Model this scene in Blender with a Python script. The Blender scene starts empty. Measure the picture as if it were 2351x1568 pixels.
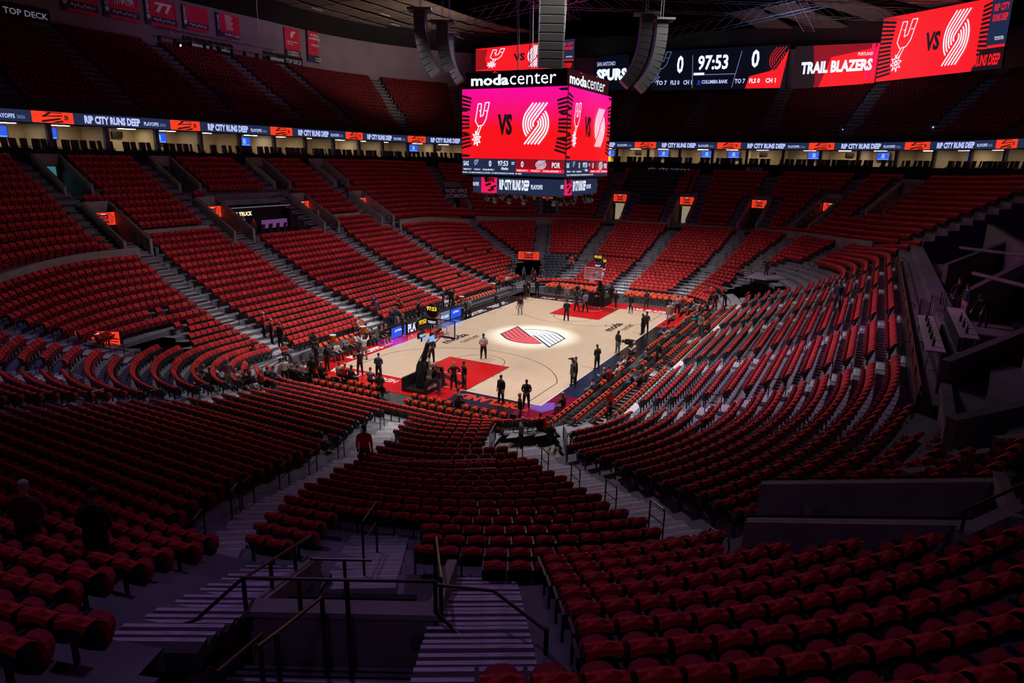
import bpy, bmesh, math, random
import numpy as np
from mathutils import Vector, Matrix, Euler
random.seed(7); np.random.seed(7)
SC=bpy.context.scene; COL=SC.collection
PI=math.pi
# ---------------------------------------------------------------- camera
CP=(-48.187,-23.3952,13.8119); FPX=1557.5138; YAW,PITCH,ROLL=0.483,-0.2605,0.0204
cam=bpy.data.cameras.new('camera'); camo=bpy.data.objects.new('camera',cam); COL.objects.link(camo)
fw=Vector((math.cos(YAW)*math.cos(PITCH),math.sin(YAW)*math.cos(PITCH),math.sin(PITCH)))
rt=Vector((math.sin(YAW),-math.cos(YAW),0)); up=rt.cross(fw)
c_,s_=math.cos(ROLL),math.sin(ROLL)
rr=c_*rt+s_*up; uu=-s_*rt+c_*up
camo.matrix_world=Matrix(((rr.x,uu.x,-fw.x,CP[0]),(rr.y,uu.y,-fw.y,CP[1]),(rr.z,uu.z,-fw.z,CP[2]),(0,0,0,1)))
cam.sensor_fit='HORIZONTAL'; cam.sensor_width=36; cam.lens=36*FPX/2351; cam.clip_start=.05; cam.clip_end=400
SC.camera=camo
# ---------------------------------------------------------------- world, exposure
w=bpy.data.worlds.new('world'); SC.world=w; w.use_nodes=True
w.node_tree.nodes['Background'].inputs[0].default_value=(.30,.12,.62,1)
w.node_tree.nodes['Background'].inputs[1].default_value=.0035
SC.view_settings.view_transform='Standard'; SC.view_settings.look='None'
SC.view_settings.exposure=0; SC.view_settings.gamma=1; SC.view_settings.use_curve_mapping=False
SC.cycles.max_bounces=4; SC.cycles.diffuse_bounces=2; SC.cycles.glossy_bounces=2; SC.cycles.transmission_bounces=3
SC.cycles.sample_clamp_indirect=3; SC.cycles.sample_clamp_direct=12
# ---------------------------------------------------------------- lights (arena floodlights, colour washes and an added ceiling fill)
def light(kind,name,loc,target,energy,color,size=1.0,spread=180,cone=60,blend=1.0):
    l=bpy.data.lights.new(name,kind); l.energy=energy; l.color=color
    if kind=='AREA':
        l.shape='DISK'; l.size=size; l.spread=math.radians(spread)
    if kind=='SPOT':
        l.spot_size=math.radians(cone); l.spot_blend=blend; l.shadow_soft_size=size
    o=bpy.data.objects.new(name,l); COL.objects.link(o); o.location=loc
    o.rotation_euler=(Vector(target)-Vector(loc)).to_track_quat('-Z','Y').to_euler()
    return o
WARM=(1,.93,.86); COOL=(.80,.86,1)
for x,y in ((-15,-9),(0,-11),(15,-9),(-15,9),(0,11),(15,9)):
    light('SPOT','court_floodlight',(x,y,27),(x*.72,y*.55,0),10500,WARM,.8,cone=70)
for x,y in ((-20,0),(20,0)):
    light('SPOT','court_floodlight',(x,y,27),(x*.68,0,0),9200,WARM,.8,cone=66)
for x,y in ((-8,-6),(8,-6),(-8,6),(8,6)):
    light('SPOT','rig_spill_light',(x,y,22),(x*1.6,y*2.3,0),3500,(1,.86,.9),1.2,cone=122)
for x in (-12,1,14):
    light('SPOT','front_row_light',(x*.7,-3,26),(x,16,1),8200,(1,.9,.88),.6,cone=46)
    light('SPOT','front_row_light',(x*.7,3,26),(x,-15.5,1),7000,(.95,.9,1),.6,cone=44)
light('SPOT','front_row_light',(6,3,26),(27,3,1.5),7600,(1,.9,.88),.6,cone=48); light('SPOT','front_row_light',(6,-4,26),(26,-7,1.5),6800,(1,.9,.88),.6,cone=46)
light('SPOT','front_row_light',(-6,4,26),(-24,5,1.5),6000,(1,.9,.88),.6,cone=44)
light('SPOT','violet_near_light',(-57,-29,25),(-41,-20,6.5),650,(.50,.26,.80),.8,cone=75)
light('SPOT','centre_spotlight',(2,0,10.8),(.2,0,0),9000,(.66,.82,1),.1,cone=44,blend=.7)
light('AREA','purple_house_light',(0,0,31),(0,0,0),950,(.40,.13,.75),16,spread=178)
light('SPOT','magenta_wash_light',(-12,2,28),(-10,-25,5),7500,(.85,.12,.75),.6,cone=50)
light('SPOT','violet_wash_light',(-36,-8,26),(-43,-19,6),1500,(.62,.35,.95),.6,cone=60)
light('SPOT','violet_wash_light',(-24,14,30),(-36,14,3),2600,(.35,.32,.95),.6,cone=62)
light('SPOT','blue_truss_light',(35,-6,24),(45,-14,32),2600,(.35,.45,1),.3,cone=110)
light('SPOT','magenta_truss_light',(16,6,24),(24,12,33),3500,(1,.05,.45),.3,cone=100)
light('SPOT','violet_wall_light',(14,30,31.5),(14,52,29.2),2100,(.62,.34,.70),.5,cone=95)
light('SPOT','ceiling_bounce_fill',(34,22,22),(36,40,33),9000,(1,.78,.66),.5,cone=90)  # added uplights in place of court bounce on the panels, no fixtures there
light('SPOT','ceiling_bounce_fill',(38,-12,22),(54,-16,33),4200,(1,.75,.7),.5,cone=80)
light('SPOT','cool_wash_light',(-6,-3,26),(-12,-18,2),4200,COOL,.5,cone=50)
# ---------------------------------------------------------------- materials
MAT={}
def mat(name,col,rough=.6,metal=0,emit=None,es=0,noise=0,nscale=8,alpha=None,rand=0,spec=.5,bump=0,trans=0):
    m=bpy.data.materials.new(name); m.use_nodes=True; nt=m.node_tree; b=nt.nodes['Principled BSDF']
    b.inputs['Base Color'].default_value=(*col,1); b.inputs['Roughness'].default_value=rough; b.inputs['Metallic'].default_value=metal
    b.inputs['Specular IOR Level'].default_value=spec
    if trans: b.inputs['Transmission Weight'].default_value=trans; b.inputs['IOR'].default_value=1.1
    if alpha is not None: b.inputs['Alpha'].default_value=alpha
    if emit: b.inputs['Emission Color'].default_value=(*emit,1); b.inputs['Emission Strength'].default_value=es
    src=None
    if noise:
        tc=nt.nodes.new('ShaderNodeTexCoord'); n=nt.nodes.new('ShaderNodeTexNoise'); n.inputs['Scale'].default_value=nscale; n.inputs['Detail'].default_value=4
        nt.links.new(tc.outputs['Object'],n.inputs['Vector'])
        r=nt.nodes.new('ShaderNodeMapRange'); r.inputs[1].default_value=.3; r.inputs[2].default_value=.7; r.inputs[3].default_value=1-noise; r.inputs[4].default_value=1+noise
        nt.links.new(n.outputs['Fac'],r.inputs[0]); src=r.outputs[0]
        if bump:
            bp=nt.nodes.new('ShaderNodeBump'); bp.inputs['Strength'].default_value=bump; nt.links.new(n.outputs['Fac'],bp.inputs['Height']); nt.links.new(bp.outputs[0],b.inputs['Normal'])
    if rand:
        g=nt.nodes.new('ShaderNodeNewGeometry'); r=nt.nodes.new('ShaderNodeMapRange'); r.inputs[3].default_value=1-rand; r.inputs[4].default_value=1+rand
        nt.links.new(g.outputs['Random Per Island'],r.inputs[0])
        if src:
            mu=nt.nodes.new('ShaderNodeMath'); mu.operation='MULTIPLY'; nt.links.new(src,mu.inputs[0]); nt.links.new(r.outputs[0],mu.inputs[1]); src=mu.outputs[0]
        else: src=r.outputs[0]
    if src:
        mx=nt.nodes.new('ShaderNodeVectorMath'); mx.operation='SCALE'; mx.inputs[0].default_value=col; nt.links.new(src,mx.inputs['Scale']); nt.links.new(mx.outputs[0],b.inputs['Base Color'])
    MAT[name]=m; return m
mat('red_fabric',(.40,.014,.024),.85,noise=.45,nscale=9,rand=.22)
mat('shaded_red_fabric',(.17,.007,.013),.85,rand=.25)  # seat red darkened, the balcony's low light painted into the colour
mat('red_pan',(.36,.014,.03),.8,noise=.2,nscale=7,rand=.15)
mat('orange_towel',(.78,.07,.018),.9,noise=.35,nscale=14,rand=.2)
mat('red_towel',(.56,.026,.026),.9,noise=.35,nscale=14,rand=.25)
mat('black_plastic',(.014,.014,.017),.42)
mat('grey_plastic',(.11,.12,.14),.45)
mat('slate_plastic',(.035,.05,.075),.5,rand=.2)
mat('black_paint',(.008,.008,.009),.35)
mat('black_matte',(.006,.006,.008),.8)
mat('black_cloth',(.012,.012,.014),.9)
mat('rail_metal',(.02,.02,.022),.3,metal=.6)
mat('steel',(.45,.46,.5),.35,metal=.8)
mat('concrete',(.30,.28,.26),.85,noise=.18,nscale=1.3,bump=.1)
mat('concrete_dark',(.15,.14,.14),.85,noise=.2,nscale=1.5)
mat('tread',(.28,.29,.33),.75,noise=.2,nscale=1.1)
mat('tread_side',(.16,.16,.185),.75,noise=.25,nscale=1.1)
mat('stair',(.52,.53,.57),.7,noise=.15,nscale=3)
mat('nosing',(.82,.82,.86),.6,noise=.25,nscale=6)
mat('nosing_dark',(.05,.045,.05),.7)
mat('deck_black',(.055,.057,.062),.5,noise=.3,nscale=1.5)
mat('wood',(.72,.54,.36),.25,noise=0)
mat('court_red',(.62,.008,.012),.22)
mat('court_black',(.012,.011,.014),.2,noise=.1)
mat('court_white',(.85,.85,.85),.3)
mat('court_navy',(.012,.02,.055),.25)
mat('court_coral',(.75,.07,.07),.25)
mat('court_magenta',(.5,.02,.4),.25)
mat('court_crimson',(.20,.002,.035),.25)
mat('court_violet',(.20,.10,.55),.25)
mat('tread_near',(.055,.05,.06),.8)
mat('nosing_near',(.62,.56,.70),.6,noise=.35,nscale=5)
mat('court_blue',(.06,.15,.6),.25)
mat('court_orange',(.75,.06,.02),.25)
mat('rim_orange',(.75,.10,.03),.4)
mat('white_paint',(.75,.75,.75),.4)
mat('glass',(.8,.85,.9),.05,alpha=.16)
mat('net_white',(.8,.8,.8),.8)
mat('table_grey',(.42,.38,.48),.4)
mat('cream_wall',(.62,.52,.38),.8,noise=.06,nscale=.6)
mat('wall_purple',(.26,.21,.27),.9,noise=.12,nscale=.4)
mat('ceiling_tile',(.17,.135,.115),.9,noise=.2,nscale=.9)
mat('ceiling_black',(.008,.007,.010),.9)
mat('speaker_grey',(.10,.105,.115),.7,noise=.2,nscale=30)
mat('banner_red',(.72,.015,.07),.7,noise=.15,nscale=.8)
mat('banner_navy',(.02,.035,.10),.7)
mat('banner_dark',(.05,.02,.04),.7)
mat('banner_white',(.95,.93,.97),.7)
mat('cooler_orange',(.80,.13,.02),.5)
mat('cone_white',(.7,.72,.75),.5)
mat('yellow',(.75,.6,.03),.6)
mat('ball',(.50,.13,.03),.6,noise=.1,nscale=20)
mat('amber_lamp',(.8,.4,.1),.5,emit=(1,.5,.12),es=3)
mat('wood_case',(.25,.14,.07),.5)
mat('pink_acrylic',(.6,.35,.36),.3)
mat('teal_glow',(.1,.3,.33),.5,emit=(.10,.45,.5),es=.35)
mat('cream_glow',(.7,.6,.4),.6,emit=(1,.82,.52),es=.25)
mat('portal_grey',(.10,.105,.13),.8)
mat('paper',(.7,.66,.7),.8)
def em(name,col,s): return mat(name,tuple(min(1,c*.05) for c in col),.5,emit=col,es=s)
em('e_white',(.78,.84,1),1.15); em('e_blue_white',(.52,.6,1),1.0); em('e_red',(1,.012,.02),.95); em('e_orange',(1,.05,.015),.95)
em('e_navy',(.018,.03,.085),.75); em('e_dark',(.02,.008,.012),.6); em('e_black',(.004,.006,.016),.5); em('e_pink',(1,.01,.12),.95)
em('e_blue',(.02,.10,.85),.9); em('e_lightblue',(.2,.45,1),1.0); em('e_darkred',(.30,.004,.012),.9); em('e_yellow',(1,.62,.04),1.3)
em('e_purple',(.35,.12,.45),.35); em('e_greyblue',(.16,.22,.4),.8); em('e_amber',(1,.45,.05),1.5); em('e_lamp',(1,.80,.5),22); em('e_spark',(.75,.85,1),9); em('e_warm',(1,.75,.45),1.6)
em('e_dimtext',(.25,.22,.3),.5)
def grad(name,lo,hi,z0,z1,s):
    m=bpy.data.materials.new(name); m.use_nodes=True; nt=m.node_tree; b=nt.nodes['Principled BSDF']
    tc=nt.nodes.new('ShaderNodeTexCoord'); sp=nt.nodes.new('ShaderNodeSeparateXYZ'); mr=nt.nodes.new('ShaderNodeMapRange'); cr=nt.nodes.new('ShaderNodeValToRGB')
    nt.links.new(tc.outputs['Object'],sp.inputs[0]); nt.links.new(sp.outputs[2],mr.inputs[0]); mr.inputs[1].default_value=z0; mr.inputs[2].default_value=z1
    nt.links.new(mr.outputs[0],cr.inputs[0]); cr.color_ramp.elements[0].color=(*lo,1); cr.color_ramp.elements[0].position=.45; cr.color_ramp.elements[1].color=(*hi,1)
    b.inputs['Base Color'].default_value=(.02,.02,.02,1); nt.links.new(cr.outputs[0],b.inputs['Emission Color']); b.inputs['Emission Strength'].default_value=s
    MAT[name]=m
grad('e_sunset',(1,.006,.012),(1,.004,.36),13.9,18.7,.95)
# wood with plank grain
def woodmat():
    m=MAT['wood']; nt=m.node_tree; b=nt.nodes['Principled BSDF']
    tc=nt.nodes.new('ShaderNodeTexCoord'); mp=nt.nodes.new('ShaderNodeMapping'); mp.inputs['Scale'].default_value=(.5,14,1)
    nt.links.new(tc.outputs['Object'],mp.inputs[0]); n=nt.nodes.new('ShaderNodeTexNoise'); n.inputs['Scale'].default_value=1.4; n.inputs['Detail'].default_value=3
    nt.links.new(mp.outputs[0],n.inputs['Vector']); r=nt.nodes.new('ShaderNodeValToRGB')
    r.color_ramp.elements[0].color=(.62,.47,.33,1); r.color_ramp.elements[0].position=.3; r.color_ramp.elements[1].color=(.74,.60,.45,1); r.color_ramp.elements[1].position=.7
    nt.links.new(n.outputs['Fac'],r.inputs[0]); nt.links.new(r.outputs[0],b.inputs['Base Color'])
woodmat()
# ---------------------------------------------------------------- mesh helpers
class MB:
    def __init__(s): s.v=[]; s.f=[]; s.m=[]; s.mats=[]
    def mi(s,m):
        if m not in s.mats: s.mats.append(m)
        return s.mats.index(m)
    def add(s,vs,fs,m):
        o=len(s.v); s.v+= [tuple(v) for v in vs]; k=s.mi(m)
        for f in fs: s.f.append(tuple(i+o for i in f)); s.m.append(k)
    def box(s,c,d,m,rz=0,M=None):
        x,y,z=d[0]/2,d[1]/2,d[2]/2
        vs=[Vector((a*x,b*y,e*z)) for a in(-1,1) for b in(-1,1) for e in(-1,1)]
        R=M if M is not None else Matrix.Rotation(rz,3,'Z')
        vs=[R@v+Vector(c) for v in vs]
        s.add(vs,[(0,1,3,2),(4,6,7,5),(0,4,5,1),(2,3,7,6),(0,2,6,4),(1,5,7,3)],m)
    def tube(s,pts,r,m,n=6,cap=True):
        pts=[Vector(p) for p in pts]; vs=[]; fs=[]
        prev=None
        for i,p in enumerate(pts):
            t=(pts[min(i+1,len(pts)-1)]-pts[max(i-1,0)]).normalized()
            a=t.orthogonal().normalized() if prev is None else (prev-t*prev.dot(t)).normalized()
            prev=a; b=t.cross(a)
            rr_=r[i] if isinstance(r,(list,tuple)) else r
            for k in range(n): vs.append(p+rr_*(a*math.cos(2*PI*k/n)+b*math.sin(2*PI*k/n)))
        for i in range(len(pts)-1):
            for k in range(n): fs.append((i*n+k,i*n+(k+1)%n,(i+1)*n+(k+1)%n,(i+1)*n+k))
        if cap: fs.append(tuple(range(n))[::-1]); fs.append(tuple((len(pts)-1)*n+k for k in range(n)))
        s.add(vs,fs,m)
    def prism(s,poly,z0,z1,m):   # poly 2D list
        n=len(poly); vs=[(x,y,z0) for x,y in poly]+[(x,y,z1) for x,y in poly]
        s.add(vs,[tuple(range(n))[::-1],tuple(range(n,2*n))]+[(i,(i+1)%n,n+(i+1)%n,n+i) for i in range(n)],m)
    def quad(s,a,b,c,d,m): s.add([a,b,c,d],[(0,1,2,3)],m)
    def slab(s,q,t,m):  # thick quad; q four points, t thickness along -normal
        q=[Vector(p) for p in q]; n=(q[1]-q[0]).cross(q[3]-q[0]).normalized()*t
        vs=q+[p-n for p in q]
        s.add(vs,[(0,1,2,3),(7,6,5,4),(0,4,5,1),(1,5,6,2),(2,6,7,3),(3,7,4,0)],m)
    def sphere(s,c,r,m,n=10,k=6,sc=(1,1,1)):
        vs=[];fs=[]
        for i in range(k+1):
            a=PI*i/k
            for j in range(n):
                b=2*PI*j/n; vs.append((c[0]+r*sc[0]*math.sin(a)*math.cos(b),c[1]+r*sc[1]*math.sin(a)*math.sin(b),c[2]+r*sc[2]*math.cos(a)))
        for i in range(k):
            for j in range(n): fs.append((i*n+j,i*n+(j+1)%n,(i+1)*n+(j+1)%n,(i+1)*n+j)[::-1])
        s.add(vs,fs,m)
    def lathe(s,c,prof,m,n=14):
        vs=[];fs=[]
        for r,z in prof:
            for j in range(n): vs.append((c[0]+r*math.cos(2*PI*j/n),c[1]+r*math.sin(2*PI*j/n),c[2]+z))
        for i in range(len(prof)-1):
            for j in range(n): fs.append((i*n+j,i*n+(j+1)%n,(i+1)*n+(j+1)%n,(i+1)*n+j))
        s.add(vs,fs,m)
    def mesh(s,name):
        me=bpy.data.meshes.new(name); me.from_pydata(s.v,[],s.f); me.polygons.foreach_set('material_index',s.m)
        for m in s.mats: me.materials.append(MAT[m])
        me.update(); return me
    def build(s,name,parent=None,smooth=False,loc=None,rz=0):
        me=s.mesh(name)
        if smooth: me.polygons.foreach_set('use_smooth',[True]*len(me.polygons))
        return ob(name,me,parent,loc,rz)
def ob(name,me,parent=None,loc=None,rz=0):
    o=bpy.data.objects.new(name,me); COL.objects.link(o)
    if parent is not None: o.parent=parent
    if loc is not None: o.location=loc
    if rz: o.rotation_euler=(0,0,rz)
    return o
def tag(o,label,cat,group=None,kind=None):
    if label: o['label']=label
    if cat: o['category']=cat
    if group: o['group']=group
    if kind: o['kind']=kind
    return o
def thing(name,label,cat,loc=(0,0,0),rz=0,group=None):
    o=bpy.data.objects.new(name,None); COL.objects.link(o); o.location=loc; o.rotation_euler=(0,0,rz); o.empty_display_size=.2
    return tag(o,label,cat,group)
def struct(o): o['kind']='structure'; return o
def stuff(o): o['kind']='stuff'; return o
def dup(o,parent=None,loc=None,rz=None):
    c=o.copy(); COL.objects.link(c)
    if parent is not None: c.parent=parent
    if loc is not None: c.location=loc
    if rz is not None: c.rotation_euler=(0,0,rz)
    for ch in list(o.children): dup(ch,c)
    return c
ORD=['first','second','third','fourth','fifth','sixth','seventh','eighth','ninth','tenth','eleventh','twelfth','thirteenth','fourteenth','fifteenth','sixteenth','seventeenth','eighteenth','nineteenth','twentieth']
def ordn(i):
    if i>=100: return 'one hundred '+ordn(i-100) if i<200 else 'two hundred '+ordn(i-200)
    if i==99: return 'hundredth'
    if i<20: return ORD[i]
    return (['twenty','thirty','forty','fifty','sixty','seventy','eighty','ninety'][(i+1)//10-2]+'-'+ORD[(i+1)%10-1]) if (i+1)%10 else ['twentieth','thirtieth','fortieth','fiftieth','sixtieth','seventieth','eightieth','ninetieth'][(i+1)//10-2]
# flat text as polygons
_TX={}
def textpoly(s,bold=0.0):
    k=(s,bold)
    if k in _TX: return _TX[k]
    cu=bpy.data.curves.new('t','FONT'); cu.body=s; cu.offset=bold; cu.resolution_u=2
    o=bpy.data.objects.new('t',cu); me=bpy.data.meshes.new_from_object(o)
    vs=[(v.co.x,v.co.y) for v in me.vertices]; fs=[tuple(p.vertices) for p in me.polygons]
    bpy.data.objects.remove(o); bpy.data.curves.remove(cu); bpy.data.meshes.remove(me)
    xs=[v[0] for v in vs]; ys=[v[1] for v in vs]; x0,x1,y0,y1=min(xs),max(xs),min(ys),max(ys)
    vs=[((x-x0)/(x1-x0),(y-y0)/(y1-y0)) for x,y in vs]
    _TX[k]=(vs,fs); return _TX[k]
def strip2d(pts,wd):   # polyline -> list of quads in 2D
    out=[]
    for (x0,y0),(x1,y1) in zip(pts[:-1],pts[1:]):
        dx,dy=x1-x0,y1-y0; l=math.hypot(dx,dy) or 1; nx,ny=-dy/l*wd/2,dx/l*wd/2; ex,ey=dx/l*wd*.15,dy/l*wd*.15
        out.append([(x0-ex+nx,y0-ey+ny),(x1+ex+nx,y1+ey+ny),(x1+ex-nx,y1+ey-ny),(x0-ex-nx,y0-ey-ny)])
    return out
def pinwheel(n=5,V=1.08,r0=.2,r1=.92):
    """the two-armed swirl: per arm n bars, each a quarter arc about the centre that runs out along a diagonal to the edge"""
    arms=[]
    for sg in (1,-1):
        ls=[]
        for i in range(n):
            r=r0+(r1-r0)*i/max(1,n-1); pts=[]
            for k in range(9):
                a=math.radians(225-90*k/8); pts.append((r*math.cos(a),r*math.sin(a)))
            L=V-r*math.sin(math.radians(135)); pts.append((pts[-1][0]+L,V))
            ls.append([(sg*x,sg*y) for x,y in pts])
        arms.append(ls)
    return arms
class Panel:
    """2D artwork mapped onto a surface: f(u,v,lift)->3D, u,v in 0..1"""
    def __init__(s,f,w,h): s.f=f; s.w=w; s.h=h; s.n=0
    def polys(s,name,parent,polys,m,nu=1):
        mb=MB()
        s.n+=1; l=.012*(1+s.n) if s.h>2 else .005*(1+s.n)
        for p in polys: mb.add([s.f(x,y,l) for x,y in p],[tuple(range(len(p)))],m)
        return mb.build(name,parent)
    def rect(s,name,parent,x0,y0,x1,y1,m,nu=8):
        ps=[]
        for i in range(nu):
            a=x0+(x1-x0)*i/nu; b=x0+(x1-x0)*(i+1)/nu; ps.append([(a,y0),(b,y0),(b,y1),(a,y1)])
        return s.polys(name,parent,ps,m)
    def text(s,name,parent,t,x0,y0,x1,y1,m,bold=.02):
        vs,fs=textpoly(t,bold); mb=MB(); s.n+=1; l=.012*(1+s.n) if s.h>2 else .005*(1+s.n)
        mb.add([s.f(x0+(x1-x0)*x,y0+(y1-y0)*y,l+.01) for x,y in vs],fs,m)
        return mb.build(name,parent)
    def lines(s,name,parent,pls,wd,m,cx=.5,cy=.5,sx=1,sy=1):
        ps=[]
        for pl in pls:
            q=[(x*s.w,y*s.h) for x,y in [(cx+a*sx/s.w,cy+b*sy/s.h) for a,b in pl]]
            for sg in strip2d(q,wd): ps.append([(x/s.w,y/s.h) for x,y in sg])
        return s.polys(name,parent,ps,m)
def flatpanel(BL,BR,TR,TL):
    BL,BR,TR,TL=[Vector(p) for p in(BL,BR,TR,TL)]
    n=(BR-BL).cross(TL-BL).normalized()
    def f(u,v,l): return (BL*(1-u)*(1-v)+BR*u*(1-v)+TR*u*v+TL*(1-u)*v)+n*l
    return Panel(f,(BR-BL).length,(TL-BL).length)
SPUR_U=[[(-.30,.95),(-.52,.15),(-.30,-.10),(.10,-.05),(.34,.20),(.62,1.0),(.30,1.0),(.12,.42),(-.12,.35),(-.02,.95),(-.30,.95)],
        [(-.22,-.10),(-.42,-.42)],[(-.02,-.08),(-.24,-.42)]]
def star(n,r0,r1,cx,cy):
    p=[]
    for i in range(2*n+1):
        r=r0 if i%2==0 else r1; a=PI*i/n+.2; p.append((cx+r*math.cos(a),cy+r*math.sin(a)))
    return p
SPUR=SPUR_U+[star(8,.36,.17,-.42,-.68),star(8,.12,.06,-.42,-.68),[(-.20,.62),(-.12,.62)],[(.28,.62),(.42,.62)]]
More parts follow.
